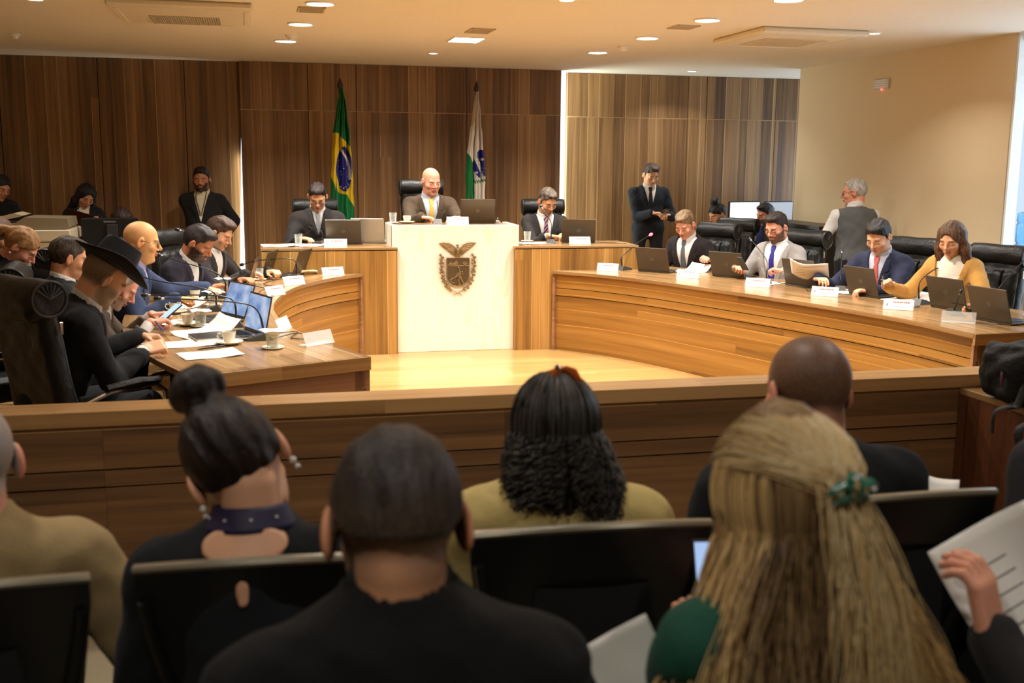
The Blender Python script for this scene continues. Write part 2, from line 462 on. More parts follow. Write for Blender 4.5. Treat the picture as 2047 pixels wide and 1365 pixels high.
def hand_prims(W, d, up, side, curl=.6, s=1., spread=.0, grip=None):
    """W wrist, d finger direction, up back-of-hand normal, side +1 when the thumb is towards local +X"""
    d = V3(d)/np.linalg.norm(d); up = V3(up); up = up-d*(up@d); up /= np.linalg.norm(up); x = np.cross(d, up)
    F = T(np.stack([x, d, up], 1), W); P = []
    P.append((F.rb((0, .047*s, -.002), (.039*s, .046*s, .0135*s), .0125*s), .012))
    P.append((F.rc((side*.02*s, .012*s, -.006), (side*.03*s, .045*s, -.008), .016*s, .013*s), .012))
    for i, (fx, ln) in enumerate(((.031, .070), (.0105, .079), (-.0105, .074), (-.031, .058))):
        fx = fx*side*s; ln = ln*s; c = curl*(1+.12*i); a = F.p((fx, .086*s, 0))
        a1 = c*.75; a2 = c*1.9; a3 = c*2.6; sp = fx*spread*4
        p0 = np.array([fx, .086*s, 0.]); v = lambda ang: np.array([sp, cos(ang), -sin(ang)])
        p1 = p0+v(a1)*ln*.45; p2 = p1+v(a2)*ln*.32; p3 = p2+v(a3)*ln*.26
        P.append((F.rc(p0, p1, .0098*s, .0088*s), .004)); P.append((F.rc(p1, p2, .0088*s, .0080*s), .003)); P.append((F.rc(p2, p3, .0080*s, .0068*s), .003))
    t0 = (side*.03*s, .02*s, -.006); t1 = (side*.052*s, .05*s, -.018-.01*curl); t2 = (side*(.05-.012*curl)*s, .078*s, -.026-.02*curl)
    P.append((F.rc(t0, t1, .0135*s, .0105*s), .008)); P.append((F.rc(t1, t2, .0105*s, .0082*s), .003))
    return P, F

def ik(S, W, l1, l2, hint):
    S = V3(S); W = V3(W); d = W-S; D = np.linalg.norm(d)
    if D > (l1+l2)*.995: W = S+d/D*(l1+l2)*.995; d = W-S; D = np.linalg.norm(d)
    u = d/D; a = (l1*l1-l2*l2+D*D)/(2*D); h = sqrt(max(0, l1*l1-a*a)); n = V3(hint)-u*(V3(hint)@u); n /= np.linalg.norm(n)+1e-9
    return S+u*a+n*h, W

def hair_mesh(style, s, colf, h=.005, seed=0, vol=0.):
    """hair in head coordinates"""
    lo, hi = [-.13, -.16, -.12], [.13, .13, .17]
    if style in ('long', 'bob'): lo[2] = -.34 if style == 'long' else -.25; lo[0] = -.17; hi[0] = .17
    if style == 'pony': lo[1] = -.25; lo[2] = -.2
    if style == 'bun': hi[2] = .26
    F = box_field(lo, hi, h); t = (.009 if style != 'crop' else .006)+vol; ts = (.005 if style != 'crop' else .0045)+vol*.5 if style in ('short', 'quiff', 'side', 'recede', 'fringe_only', 'crop') else t
    F.add(ell((0, -.012, .03), (.0755+ts, .098+t*.8, .086+t*1.3)), .01)
    X, Y, Z = F.x[:, None, None], F.y[None, :, None], F.z[None, None, :]
    if style in ('short', 'quiff', 'side', 'recede'):
        if style in ('short', 'quiff', 'side'): F.add(ell((0, .01, .098), (.062, .078, .024)), .02)
        if style == 'quiff': F.add(ell((0, .045, .095), (.05, .045, .028)), .025)
        if style == 'side': F.add(ell((-.015, .025, .1), (.06, .062, .022)), .025)
        F.add(ell((0, .03, .03), (.068, .052, .06)), .01)
    if style in ('long', 'bob', 'part'):
        e = -.28 if style == 'long' else -.17
        for x in (-1, 1):
            F.add(rcone((x*.068, .0, .05), (x*.088, .012, -.07), .03, .036), .02)
            F.add(rcone((x*.088, .012, -.07), (x*.1, .025, e), .036, .028), .02)
            if style == 'bob': F.add(rcone((x*.1, .02, e+.03), (x*.07, .055, e+.005), .026, .014), .02)
        F.add(rcone((0, -.06, .0), (0, -.07, e), .07, .06), .03)
    if style == 'pony':
        F.add(rcone((0, -.1, .04), (0, -.15, .0), .03, .035), .015); F.add(rcone((0, -.15, .0), (0, -.13, -.15), .034, .02), .015)
    if style == 'bun':
        F.add(ell((0, -.03, .15), (.05, .05, .045)), .015)
    w = wob(X*3, Y, Z*.4, 60., .0012 if style == 'crop' else .0026, seed); F.v = F.v+w.astype(np.float32)
    ax = np.abs(X)
    if style in ('short', 'quiff', 'side', 'recede', 'fringe_only', 'crop'):
        back = np.interp(F.y, [-.13, -.07, -.045, -.022, -.012, .012, .03, .055, .08, .1], [-.066, -.064, -.05, -.02, .032, -.008, .036, .052, .083, .092])[None, :, None]
        if style == 'crop': back = np.interp(F.y, [-.13, -.07, .0, .04, .06, .09], [-.02, -.015, .03, .05, .07, .09])[None, :, None]
        if style == 'recede': back = back+.03*sstep(.03, .06, Y)*sstep(.0, .03, ax)+.012*sstep(.04, .07, Y)
        if style == 'quiff': back = back+.014*sstep(.015, .04, ax)*sstep(.05, .07, Y)
        if style != 'crop': back = back+.006*np.sin(X*130+seed*7)*np.sin(X*57+Y*90+seed)+.003*np.sin(X*310+Y*200)
        F.v = np.maximum(F.v, (back-Z)*.8)
        if style == 'fringe_only': F.v = np.maximum(F.v, (Z-.03-.2*np.maximum(0, -Y)))
    else:
        part = .0 if style != 'part' else .0
        F.add(ell((0, .115, -.022), (.058, .07, .092)), .012, 's')
        F.add(ell((0, .118, .028), (.046, .06, .05)), .015, 's')
        F.add(ell((0, .12, -.17), (.075, .085, .1)), .012, 's')
        if style in ('pony', 'bun'):
            lim = np.interp(F.y, [-.25, -.07, -.03, .0, .02, .06, .09], [-.25, -.05, -.03, .0, .02, .04, .07])[None, :, None]
            F.v = np.maximum(F.v, lim-Z)
    me = F.mesh('hair', colf)
    if s != 1.: me.transform(Matrix.Scale(s, 4))
    return me

def hcol(c1, c2=None, f=60):
    c1 = np.array(c1); c2 = c1*1.6+.003 if c2 is None else np.array(c2)
    def g(P):
        n = .5+.5*np.sin(P[:, 0]*f*3+3*np.sin(P[:, 2]*f*.5))*np.sin(P[:, 1]*f*1.3+P[:, 0]*f*2)
        n = np.clip(n+.25*RNG.standard_normal(len(P)), 0, 1)
        return c1*(1-n[:, None])+c2*n[:, None]
    return g

def spectacles(root, H, s, mat=None, r=.021, h=.016, sq=True):
    b = MB(); m = H.mat() @ Matrix.Scale(s, 4)
    for x in (-1, 1):
        pts = []
        for k in range(20):
            a = 2*pi*k/20; cx, cz = cos(a), sin(a)
            if sq: q = (abs(cx)**4+abs(cz)**4)**.25; cx, cz = cx/q, cz/q
            pts.append(m @ Vector((x*.0335+r*cx, .097-abs(x*.0335+r*cx)*.12, .0+h*cz)))
        b.tube(pts, .0016*s, 5, closed=True)
        b.tube([m @ Vector(p) for p in ((x*(.0335+r), .09, .006), (x*.075, .06, .008), (x*.086, .0, .01), (x*.086, -.015, -.004))], .0015*s, 5)
    b.tube([m @ Vector(p) for p in ((-.0125, .1, .004), (0, .104, .007), (.0125, .1, .004))], .0016*s, 5)
    return b.build('glasses', mat or GLASSF, root, True)

def person(face, head, label, lean=8, side=0, twist=0, hyaw=0, hpitch=25, hroll=0, base=0., stand=False, s=1.03, hs=1.06,
           fem=False, fat=0., broad=1., hands=None, tone=lin(205, 150, 115), lip=lin(165, 95, 85), hair='short', haircol=lin(30, 22, 18),
           haircol2=None, hairvol=0., beard=0, beardc=lin(40, 28, 20), buzz=None, eyes='down', brow=1, browc=None, outfit='suit', jc=None, sc=None, tc=None,
           vee=.17, gls=False, trousers=None, res=.0055, cres=.0095, legs=True, knees=None, hipz=None, group=None, nk=.86, drop=.014, sleeve=1., ears=True):
    a = RD(face); rz = -a
    # local frame: +Y is where the chest faces, +X the person's right
    Rw = rot('z', rz)
    head = V3(head)
    Rt = rot('z', -RD(twist))@rot('x', -RD(lean))@rot('y', RD(side))
    Rh = rot('z', -RD(hyaw))@rot('x', -RD(hpitch))@rot('y', RD(hroll))
    up_t, up_h = Rt[:, 2], Rh[:, 2]; fw = Rt[:, 1]
    off = Rt@V3((0, 0, .52*s))+(.45*up_t+.55*up_h)*.147*nk*s+fw*.014*s
    hip_w = head-Rw@off
    org = np.array([hip_w[0], hip_w[1], base]); hz = hip_w[2]-base
    loc = lambda w: Rw.T@(V3(w)-org)
    dl = lambda v: Rw.T@V3(v)
    tf = T(Rt, (0, 0, hz)); hf = T(Rh, loc(head))
    root = empty('person', tuple(float(v) for v in org), rz, label, 'person', group)
    LA, LB = .29*s, .255*s
    wid = (.155 if fem else .172)*broad*s
    arms = []
    for sd, nm in ((-1, 'L'), (1, 'R')):
        S = tf.p((sd*wid, -.005, (.436-drop)*s)); h = (hands or {}).get(nm)
        if h is None:
            if stand: W = S+V3((sd*.05, .06, -.53)); d = V3((0, .1, -1)); up = V3((sd, 0, 0))
            else: W = loc(org)+V3((sd*.14, .3, hz+.07)); d = V3((-sd*.4, 1, 0)); up = V3((0, 0, 1))
            hh = dict(curl=.5)
        else:
            W = loc(h['w']); d = dl(h.get('d', Rw@V3((-sd*.3, 1, 0)))); up = dl(h.get('up', (0, 0, 1))); hh = h
        hint = V3(hh.get('hint', (sd*.45, -.45, -.9)))
        E, W = ik(S, W, LA, LB, hint); arms.append((sd, S, E, W, d, up, hh))
    # ---- body
    ph = hf.t; hr = .16*s
    ivx = [(ph[0]-.115, ph[0]+.115)]; ivy = [(ph[1]-.13, ph[1]+.135)]; ivz = [(ph[2]-.14, ph[2]+.135)]
    lo = [-.3, -.3, .02]; hi = [.3, .3, hz+.3]
    showh = hands is not None
    HR = max(res, .0055)
    for (sd, S, E, W, d, up, hh) in arms:
        for q in (S, E, W): 
            for i in range(3): lo[i] = min(lo[i], q[i]-.07); hi[i] = max(hi[i], q[i]+.07)
        dn = d/np.linalg.norm(d); q0 = W+dn*.09
        for i in range(3): lo[i] = min(lo[i], q0[i]-.11); hi[i] = max(hi[i], q0[i]+.11)
        if showh and (hands.get('L' if sd < 0 else 'R') is not None):
            for iv, i in ((ivx, 0), (ivy, 1), (ivz, 2)):
                e = abs(dn[i])*.1+.055; iv.append((q0[i]-e, q0[i]+e, HR))
    for i in range(3): lo[i] = min(lo[i], ph[i]-.16); hi[i] = max(hi[i], ph[i]+.18)
    if stand: fl = [(V3((sd*.1*s, 0, hz-.03)), V3((sd*.11*s, .01, hz*.52)), V3((sd*.12*s, -.01, .09))) for sd in (-1, 1)]
    else:
        kz = min(hz+.03, .54*s)
        fl = [(V3((sd*.1*s, .02, hz-.04)), V3((sd*.13*s, .44*s, kz-.02)), V3((sd*.13*s, .42*s, .09))) for sd in (-1, 1)]
        hi[1] = max(hi[1], .55)
    B = Field(axis(lo[0], hi[0], .022, res, ivx), axis(lo[1], hi[1], .022, res, ivy), axis(lo[2] if legs else lo[2], hi[2], .022, res, ivz))
    sh = -.012
    fw_ = fat*.02
    def tors(g):
        return [(tf.el((0, 0, .02*s), ((.16+(.01 if fem else 0))*s*broad, .115*s, .12*s)), .05, g),
                (tf.el((0, .012+fw_*.6, .17*s), ((.138 if not fem else .125)*s*broad+fw_, (.105)*s+fw_*1.6, .16*s)), .05, g),
                (tf.el((0, .006, .33*s), ((.16 if not fem else .14)*s*broad+fw_*.5, (.112)*s+fw_*.7, .17*s)), .05, g),
                (tf.rc((-wid*.8, -.012, (.438-drop)*s), (wid*.8, -.012, (.438-drop)*s), .05*s, .05*s), .06, g),
                (tf.rc((0, -.012, .45*s), (0, -.004, .525*s), .075*s, .054*s), .05, g)]
    for pr, k, g in tors(sh): B.add(pr, k, grow=sh)
    if fem: 
        for x in (-1, 1): B.add(tf.el((x*.065*s, .09*s, .3*s), (.055*s, .05*s, .055*s)), .03, grow=sh)
    nb = tf.p((0, -.01, .47*s)); nh = hf.p((0, -.028*hs, -.05*hs)); nr = (.047 if fem else .055+fat*.006)*hs; NR = nr*1.12/s+.004
    B.add(rcone(nb, nh, nr*1.12, nr), .025)
    for pr, k, op in head_prims(hf, hs, fem, fat, 0, ears): B.add(pr, k, op)
    for (sd, S, E, W, d, up, hh) in arms:
        B.add(rcone(S, E, .046*s, .038*s), .03, grow=-.004); B.add(rcone(E, W, .04*s, .026*s), .02)
        ps, fr = hand_prims(W, d, up, -sd if hh.get('flip') is None else sd, hh.get('curl', .5), (.93 if fem else 1.)*s, hh.get('spread', 0))
        for pr, k in ps: B.add(pr, k)
    if legs:
        for h_, k_, f_ in fl: B.add(rcone(h_, k_, .07*s, .052*s), .03); B.add(rcone(k_, f_, .05*s, .035*s), .02)
    me = B.mesh('body', skin_colour(hf, hs, tone, lip, brow, beardc, beard, buzz, eyes, browc))
    link_mesh('body', me, SKINM, root)
    # ---- clothes
    jm = jc or cloth('black_wool', (.012, .012, .013))
    clo = [min(-.3, lo[0]), min(-.28, lo[1]), hz-.16]; chi = [max(.3, hi[0]), max(.3, hi[1]), tf.p((0, 0, .62*s))[2]+.05]
    clo[0] = min(-.28, *(min(S[0], E[0], W[0])-.09 for _, S, E, W, *_ in arms)); chi[0] = max(.28, *(max(S[0], E[0], W[0])+.09 for _, S, E, W, *_ in arms))
    clo[1] = min(-.24, tf.p((0, -.22, .5))[1], *(min(S[1], E[1], W[1])-.09 for _, S, E, W, *_ in arms)); chi[1] = max(.24, tf.p((0, .22, .5))[1], *(max(S[1], E[1], W[1])+.09 for _, S, E, W, *_ in arms))
    clo[2] = min(clo[2], *(min(S[2], E[2], W[2])-.09 for _, S, E, W, *_ in arms))
    chi[2] = max(chi[2], *(max(S[2], E[2], W[2])+.09 for _, S, E, W, *_ in arms))
    if outfit in ('coat',): clo[2] = max(.35, hz-.35)
    def torso_local(F): return tf.loc(F.x[:, None, None], F.y[None, :, None], F.z[None, None, :])
    def garment(g, sl, slg, hem, name, mat, open_v=None, neck=.07, necktop=.5, lapel=False, collar=None, wr=.004, turtleneck=False, slend=.97, h=cres):
        F = box_field(clo, chi, h)
        for pr, k, _ in tors(g): F.add(pr, k, grow=g)
        if fem:
            for x in (-1, 1): F.add(tf.el((x*.065*s, .09*s, .3*s), (.06*s, .055*s, .06*s)), .03, grow=g*.7)
        if outfit == 'coat' or hem < -.15: F.add(tf.rc((0, 0, .05), (0, 0, hem), .16*s, .17*s), .04, grow=g*.3)
        if sl:
            for (sd, S, E, W, *_r) in arms:
                e2 = E+(W-E)*sl; F.add(rcone(S, E, .056*s, .05*s), .045, grow=slg); F.add(rcone(E, e2, .05*s, .037*s), .02, grow=slg)
        X, Y, Z = F.x[:, None, None], F.y[None, :, None], F.z[None, None, :]
        F.v = F.v+wob(X, Y, Z, 26., wr, face*.1+head[0]).astype(np.float32)+wob(X, Y, Z, 55., wr*.35, head[1]).astype(np.float32)
        x, y, z = torso_local(F)
        rad = np.sqrt(x*x+(y+.004)**2)
        if lapel:
            w_ = np.maximum(0, z-vee*s)*.26; dw = (np.abs(x)-w_)
            F.v = F.v-(.007*sstep(.05, .04, dw)*sstep(-.004, .002, dw)*sstep(vee*s-.02, vee*s+.01, z)*(y > 0)).astype(np.float32)
        # neck hole
        F.v = np.maximum(F.v, np.where(z > .43*s, np.maximum(neck*s-rad, -.05), -.05))
        F.v = np.maximum(F.v, z-(necktop*s))
        if collar:
            cr, ct, c0, c1 = collar; c = np.maximum(np.abs(rad-(cr*s-.25*(z-c0*s)))-ct, np.abs(z-(c0+c1)*.5*s+.22*y)-(c1-c0)*.5*s)
            F.v = np.minimum(F.v, c)
        if open_v is not None:
            w_ = np.maximum(-.004, (z-open_v*s)*.26); d = np.maximum((w_-np.abs(x))*.95, -y)
            # keep outside of the wedge
            cutd = np.where(y > -.01, w_-np.abs(x), -.1)
            F.v = np.maximum(F.v, np.minimum(cutd, z-open_v*s+.02))
        F.v = np.maximum(F.v, hem-z)
        me = F.mesh(name)
        return link_mesh(name, me, mat, root)
    shirtm = sc or cloth('white_shirt', (.72, .7, .66), .7)
    tiem = tc
    hem = -.1
    G = .014
    if outfit in ('suit', 'blazer', 'coat'):
        garment(G+.008, .95*sleeve, .008, -.12 if outfit != 'coat' else -.3, 'jacket', jm, open_v=vee, neck=max(.073, NR+.004), necktop=.52, lapel=True, collar=(max(.083, NR+.014), .008, .47, .525))
    elif outfit in ('sweater', 'turtle'):
        garment(G, .97*sleeve, .006, -.1, 'sweater', jm, neck=NR, necktop=.6, collar=(NR+.008, .008, .45, .575) if outfit == 'turtle' else (NR+.008, .008, .46, .545))
    elif outfit == 'vest':
        garment(G+.004, 0, 0, -.1, 'vest', jm, open_v=.36, neck=.07, necktop=.51)
    if outfit in ('suit', 'blazer', 'coat', 'vest', 'shirt'):
        F = box_field(clo, chi, min(cres, .008))
        for pr, k, _ in tors(G-.006): F.add(pr, k, grow=G-.007)
        if fem:
            for x in (-1, 1): F.add(tf.el((x*.065*s, .09*s, .3*s), (.06*s, .055*s, .06*s)), .03, grow=G*.3)
        if outfit in ('vest', 'shirt'):
            for (sd, S, E, W, *_r) in arms: F.add(rcone(S, E, .06*s, .052*s), .04); F.add(rcone(E, E+(W-E)*.95, .052*s, .036*s), .02)
            X, Y, Z = F.x[:, None, None], F.y[None, :, None], F.z[None, None, :]; F.v = F.v+wob(X, Y, Z, 30., .004, 1.).astype(np.float32)
        x, y, z = torso_local(F); rad = np.sqrt(x*x+(y+.004)**2)
        F.v = np.maximum(F.v, .02-z) if outfit != 'shirt' else np.maximum(F.v, -.1-z)
        F.v = np.maximum(F.v, np.where(z > .46*s, .056*s-rad, -.05)); F.v = np.maximum(F.v, z-.515*s)
        if outfit != 'vest' or True:
            c = np.maximum(np.abs(rad-(max(.066, NR+.004)*s-.12*(z-.49*s)))-.0055, np.abs(z-.518*s+.3*y)-.026*s)
            F.v = np.minimum(F.v, c)
        if outfit in ('suit', 'blazer', 'coat') and hands:
            for (sd, S, E, W, *_r) in arms:
                u = (W-E)/np.linalg.norm(W-E); c = MB(); c.lathe([(.0335*s, -.05), (.0325*s, .0), (.031*s, .004), (.029*s, .0), (.03*s, -.04)], 16, frame(Vector(W-u*.012), Vector(W+u)))
                c.build('shirt_cuff', shirtm, root, True)
        link_mesh('shirt', F.mesh('shirt'), shirtm, root)
    if outfit in ('suit', 'blazer', 'coat') and abs(((face+180) % 360)-180) > 40:
        F = box_field([max(clo[0], -.2), max(clo[1], -.05), clo[2]], [min(chi[0], .2), chi[1], chi[2]], .0058)
        for pr, k, _ in tors(0): F.add(pr, k, grow=G+.0155)
        x, y, z = torso_local(F); w_ = np.maximum(0, z-vee*s)*.26; zr = z/s; a_ = np.abs(x)
        lw = np.interp(zr, [vee, vee+.04, .36, .385, .40, .5], [.002, .02, .068, .07, .05, .035])*s
        dd = np.maximum(np.maximum(w_-a_-.002, a_-w_-lw), np.maximum(z-.5*s, vee*s-.015-z))
        notch = np.maximum(np.abs(z-.392*s-.35*(a_-w_-.05))-.005, (w_+.032)-a_)
        F.v = np.maximum(np.maximum(F.v, dd), np.maximum(-notch, .01-y))
        me = F.mesh('lapels')
        if me: link_mesh('lapels', me, jm, root)
    if tiem is not None:
        F = box_field([clo[0]*.5, clo[1], clo[2]], [chi[0]*.5, chi[1], chi[2]], .006)
        for pr, k, _ in tors(0): F.add(pr, k, grow=G+.003)
        x, y, z = torso_local(F)
        zz = [.02, .08, .14, .42, .445, .46, .5]; ww = [.0, .036, .038, .02, .013, .02, .024]
        w_ = np.interp(z/s, zz, ww)*s
        rad = np.sqrt(x*x+(y+.004)**2)
        F.v = np.minimum(F.v, np.maximum(rad-.08*s, np.abs(z-.475*s)-.02))
        F.v = np.maximum(F.v, np.abs(x)-w_); F.v = np.maximum(F.v, .02-y); F.v = np.maximum(F.v, np.maximum(z-.497*s, .04-z))
        link_mesh('necktie', F.mesh('necktie'), tiem, root)
    tm = trousers or cloth('dark_trousers', (.014, .014, .016))
    F = box_field([-.3, -.26, .05], [.3, .62 if not stand else .26, hz+.16], .016)
    F.add(tf.el((0, 0, .02*s), (.165*s*broad, .125*s, .12*s)), .04, grow=.004)
    for h_, k_, f_ in fl: F.add(rcone(h_, k_, .085*s, .066*s), .05); F.add(rcone(k_, f_, .063*s, .05*s), .03)
    link_mesh('trousers', F.mesh('trousers'), tm, root)
    for sd, (h_, k_, f_) in zip((-1, 1), fl):
        b = MB(); fx, fy = f_[0], f_[1]
        b.ball((fx, fy+.06, .045), (.045, .14, .045), 12); b.box((fx, fy+.05, .012), (.085, .26, .024), bev=.01)
        b.build('shoe', SHOEM, root, True)
    # ---- hair and glasses
    if hair:
        hc_ = hcol(haircol, haircol2)
        if hair == 'crop':
            h0 = hc_; hc_ = lambda P: h0(P)*(1-sstep(.05, -.02, P[:, 2]/hs)[:, None])+np.array(lin(84, 70, 58))*sstep(.05, -.02, P[:, 2]/hs)[:, None]
        m = hair_mesh(hair, hs, hc_, .0055 if res > .004 else .0045, head[0], hairvol)
        o = link_mesh('hair', m, HAIRM, root); o.matrix_local = hf.mat()
    if gls: spectacles(root, hf, hs, None if gls is True else gls)
    if eyes == 'open':
        for x in (-1, 1):
            b = MB(); M = hf.mat()@Matrix.Scale(hs, 4)
            b.m = 0; b.ball((x*.0315, .0765, .002), .0115, 12, M); b.m = 1; b.ball((x*.0315, .0845, .002), (.0048, .0042, .0048), 8, M)
            b.build('eye', [EYEM, IRISM], root, True)
    return dict(root=root, hf=hf, tf=tf, hs=hs, s=s, arms=arms, rz=rz)
# ------------------------------------------------------------------ room
CEIL = 2.83
WALLW = wood('walnut_wall', lin(76, 54, 35), lin(130, 96, 60), lin(168, 132, 88), .13, .42, .55, 40)
WINGW = wood('walnut_desk_front', lin(108, 76, 36), lin(166, 122, 62), lin(200, 158, 94), .105, .36, .5, 40)
DESKW = wood('walnut_curved_front', lin(88, 58, 24), lin(146, 102, 44), lin(178, 132, 66), .085, .34, .35, 4.5, grain=.8)
TOPW = wood('walnut_worktop', lin(104, 76, 46), lin(148, 114, 74), lin(176, 144, 102), .12, .22, .2, grain=.9)
RAILW = wood('walnut_rail', lin(146, 108, 64), lin(172, 132, 84), lin(190, 150, 100), .3, .24, .0, grain=1.4)
PARW = wood('walnut_parapet', lin(84, 58, 36), lin(128, 92, 58), lin(154, 114, 74), .1, .4, .3, 7, grain=.8)
ENDW = wood('walnut_end_panel', lin(118, 84, 60), lin(158, 118, 88), lin(180, 138, 106), .16, .36, .1, grain=1.2)
FLOORW = wood('oak_floor', lin(164, 126, 74), lin(178, 141, 88), lin(192, 156, 102), .2, .2, .0, grain=.6)
CEILM = plain('ceiling_paint', lin(232, 222, 204), .9, bmp=.05)
BEIGE = plain('beige_wall_paint', lin(220, 200, 164), .85, noise=.02, bmp=.04)
DARKFL = plain('grey_audience_floor', lin(150, 138, 112), .5)
WHITEP = plain('white_reveal_paint', (.85, .85, .82), .8)
BLK = plain('black_plastic', (.012, .012, .012), .35)
CHROME = plain('chrome', (.75, .75, .75), .12, 1)
GROOVE = plain('groove_shadow_gap', (.02, .012, .006), .8)
DAYM = plain('daylight_behind_sheer_blind', (.1, .1, .1), emit=2.0, ecol=(.80, .92, 1.0))
DAY2 = plain('daylight_sky_glow', (.05, .05, .05), emit=.86, ecol=(.66, .83, 1.0))

def struct(o): o['kind'] = 'structure'; return o
def panels(name, x0, x1, y, z1, zj, seams, rz=0, th=.05, poly=None):
    """panelled wood wall: boards with thin shadow gaps"""
    b = MB(); g = .006
    xs = [x0]+seams+[x1]; dir = 1
    for i in range(len(xs)-1):
        for (za, zb) in ((0, zj), (zj, z1)):
            b.box(((xs[i]+xs[i+1])/2, y+th/2, (za+zb)/2), (xs[i+1]-xs[i]-g, th, zb-za-g), grain='z', bev=.002, off=(i*.7+za, i*.31))
    b.box(((x0+x1)/2, y+th+.01, z1/2), (x1-x0, .02, z1), grain='z')
    b.m = 1; b.box(((x0+x1)/2, y+.012, zj), (x1-x0, .026, .007), grain='x')
    return struct(b.build(name, [WALLW, plain('pale_edge_banding', lin(176, 142, 100), .5)]))
struct(MB().box((1.6, 8.35, -.03), (10.6, 8.6, .06), grain='x').build('floor', FLOORW))
struct(MB().box((1.6, .6, -.03), (10.6, 6.9, .06)).build('floor_audience', DARKFL))
struct(MB().box((1.9, 5.4, CEIL+.06), (12.4, 17.6, .12)).build('ceiling', CEILM))
panels('wall_back', -.126, 3.585, 12.5, CEIL, 2.305, [.62, 1.16, 2.44])
panels('wall_back_right', 3.73, 7.7, 12.74, CEIL, 2.305, [4.47, 5.3, 5.55, 6.5])
b = MB()
for i, (xa, xb) in enumerate(((-3.8, -2.62), (-2.61, -1.62), (-1.61, -.72), (-.71, -.16))):
    for za, zb in ((0, 2.302), (2.302, CEIL)):
        P = [(xa, za), (xb-((.045 if za < 1 else -.05) if i == 3 else 0), za), (xb+(.05 if i == 3 and za > 1 else .045 if i == 3 else 0), zb), (xa, zb)]
        vs = [(x, 12.6, z) for x, z in P]+[(x, 12.64, z) for x, z in P]
        b.add(vs, [[0, 1, 2, 3], [7, 6, 5, 4], [0, 4, 5, 1], [1, 5, 6, 2], [2, 6, 7, 3], [3, 7, 4, 0]],
              [[(z+i*.4, x+i*.3) for x, _, z in [vs[k] for k in f]] for f in [[0, 1, 2, 3], [7, 6, 5, 4], [0, 4, 5, 1], [1, 5, 6, 2], [2, 6, 7, 3], [3, 7, 4, 0]]])
b.box((-2.05, 12.68, CEIL/2), (3.66, .03, CEIL), grain='z')
struct(b.build('wall_back_left', WALLW))
# unseen white sheet added behind the panel to bounce light, then the glazed bay
struct(MB().box((1.73, 12.585, CEIL/2), (3.6, .01, CEIL)).build('bounce_sheet_1', WHITEP))
b = MB()
for x in (-.7, .3, 1.3, 2.3, 3.3, 4.3): b.box((x, 13.32, CEIL/2), (.05, .05, CEIL))
w1 = struct(b.build('window_1', WHITEP)); MB().box((1.8, 13.36, CEIL/2), (5.2, .02, CEIL)).build('pane', DAYM, w1)
struct(MB().box((1.8, 13.45, CEIL/2), (12, .05, CEIL)).build('wall_outer', WHITEP))
struct(MB().box((-3.72, 5.5, CEIL/2), (.1, 15.8, CEIL)).build('wall_left', BEIGE))
struct(MB().box((6.16, 9.6, CEIL/2), (.12, 3.6, CEIL), grain='z').build('wall_right', BEIGE))
struct(MB().box((1.6, -2.5, CEIL/2), (10.6, .1, CEIL)).build('wall_front', plain('rear_hall_wall', (.12, .1, .08), .9)))
struct(MB().box((6.9, 2.6, CEIL/2), (.1, 10.2, CEIL)).build('wall_side', BEIGE)).hide_render = False
b = MB(); b.box((7.66, 10.2, .05), (.06, 5.2, .1)); b.box((7.66, 10.2, CEIL-.04), (.06, 5.2, .08))
for y in (7.75, 9, 10.2, 11.4, 12.6): b.box((7.66, y, CEIL/2), (.06, .06, CEIL))
w2 = struct(b.build('window_2', WHITEP)); MB().box((7.72, 10.2, CEIL/2), (.02, 5.2, CEIL)).build('pane', DAY2, w2)
# glazed front to the right of the beige wall: frame, glowing sky sheet behind
b = MB(); b.box((6.16, 7.79, CEIL/2), (.1, .03, CEIL)); b.box((6.16, 6.6, .04), (.08, 2.3, .08)); b.box((6.16, 6.6, CEIL-.03), (.08, 2.3, .06)); b.box((6.16, 5.5, CEIL/2), (.08, .05, CEIL))
w3 = struct(b.build('window_3', WHITEP))
MB().box((6.84, 7.4, 1.45), (.02, 3.8, 2.7)).build('pane', DAY2, w3)
struct(MB().box((6.5, 5.45, CEIL/2), (.7, .06, CEIL)).build('wall_niche', WHITEP))
struct(MB().box((1.8, 11.2, .1), (3.6, 2.5, .2), grain='x').build('floor_platform', FLOORW))
struct(MB().box((1.8, 11.2, .3), (1.25, 2.2, .2), grain='x').build('floor_platform_raised', FLOORW))
struct(MB().box((6.099, 9.6, .05), (.02, 3.6, .1)).build('baseboard_right', WHITEP))

# ---------------------------------------------------------------- ceiling fittings
LAMPE = plain('lamp_diffuser_warm', (1, .9, .7), emit=14., ecol=(1, .93, .8))
RINGM = plain('lamp_ring_white', (.8, .78, .72), .5)
def lamp_light(x, y, e, r, z=CEIL-.02, col=(1, .955, .89), spread=132, shape='DISK', ry=None):
    l = bpy.data.lights.new('lamp', 'AREA'); l.shape = shape; l.size = r; l.energy = e; l.color = col; l.spread = RD(spread)
    if ry: l.size_y = ry
    o = bpy.data.objects.new('lamp', l); COL.objects.link(o); o.location = (x, y, z); return o
def downlight(x, y, r, e, label, g):
    t = empty('ceiling_downlight', (x, y, CEIL), 0, label, 'ceiling light', g)
    b = MB().lathe([(r, 0), (r+.012, 0), (r+.012, -.006), (r, -.012), (r-.006, -.004)], 28); b.build('trim_ring', RINGM, t, True)
    b = MB().lathe([(0.0001, -.006), (r-.004, -.006), (r-.004, -.002)], 28); b.build('diffuser', LAMPE, t)
    if e: lamp_light(x, y, e, r*2)
EL = 33
GL = 'large round downlights in the ceiling'
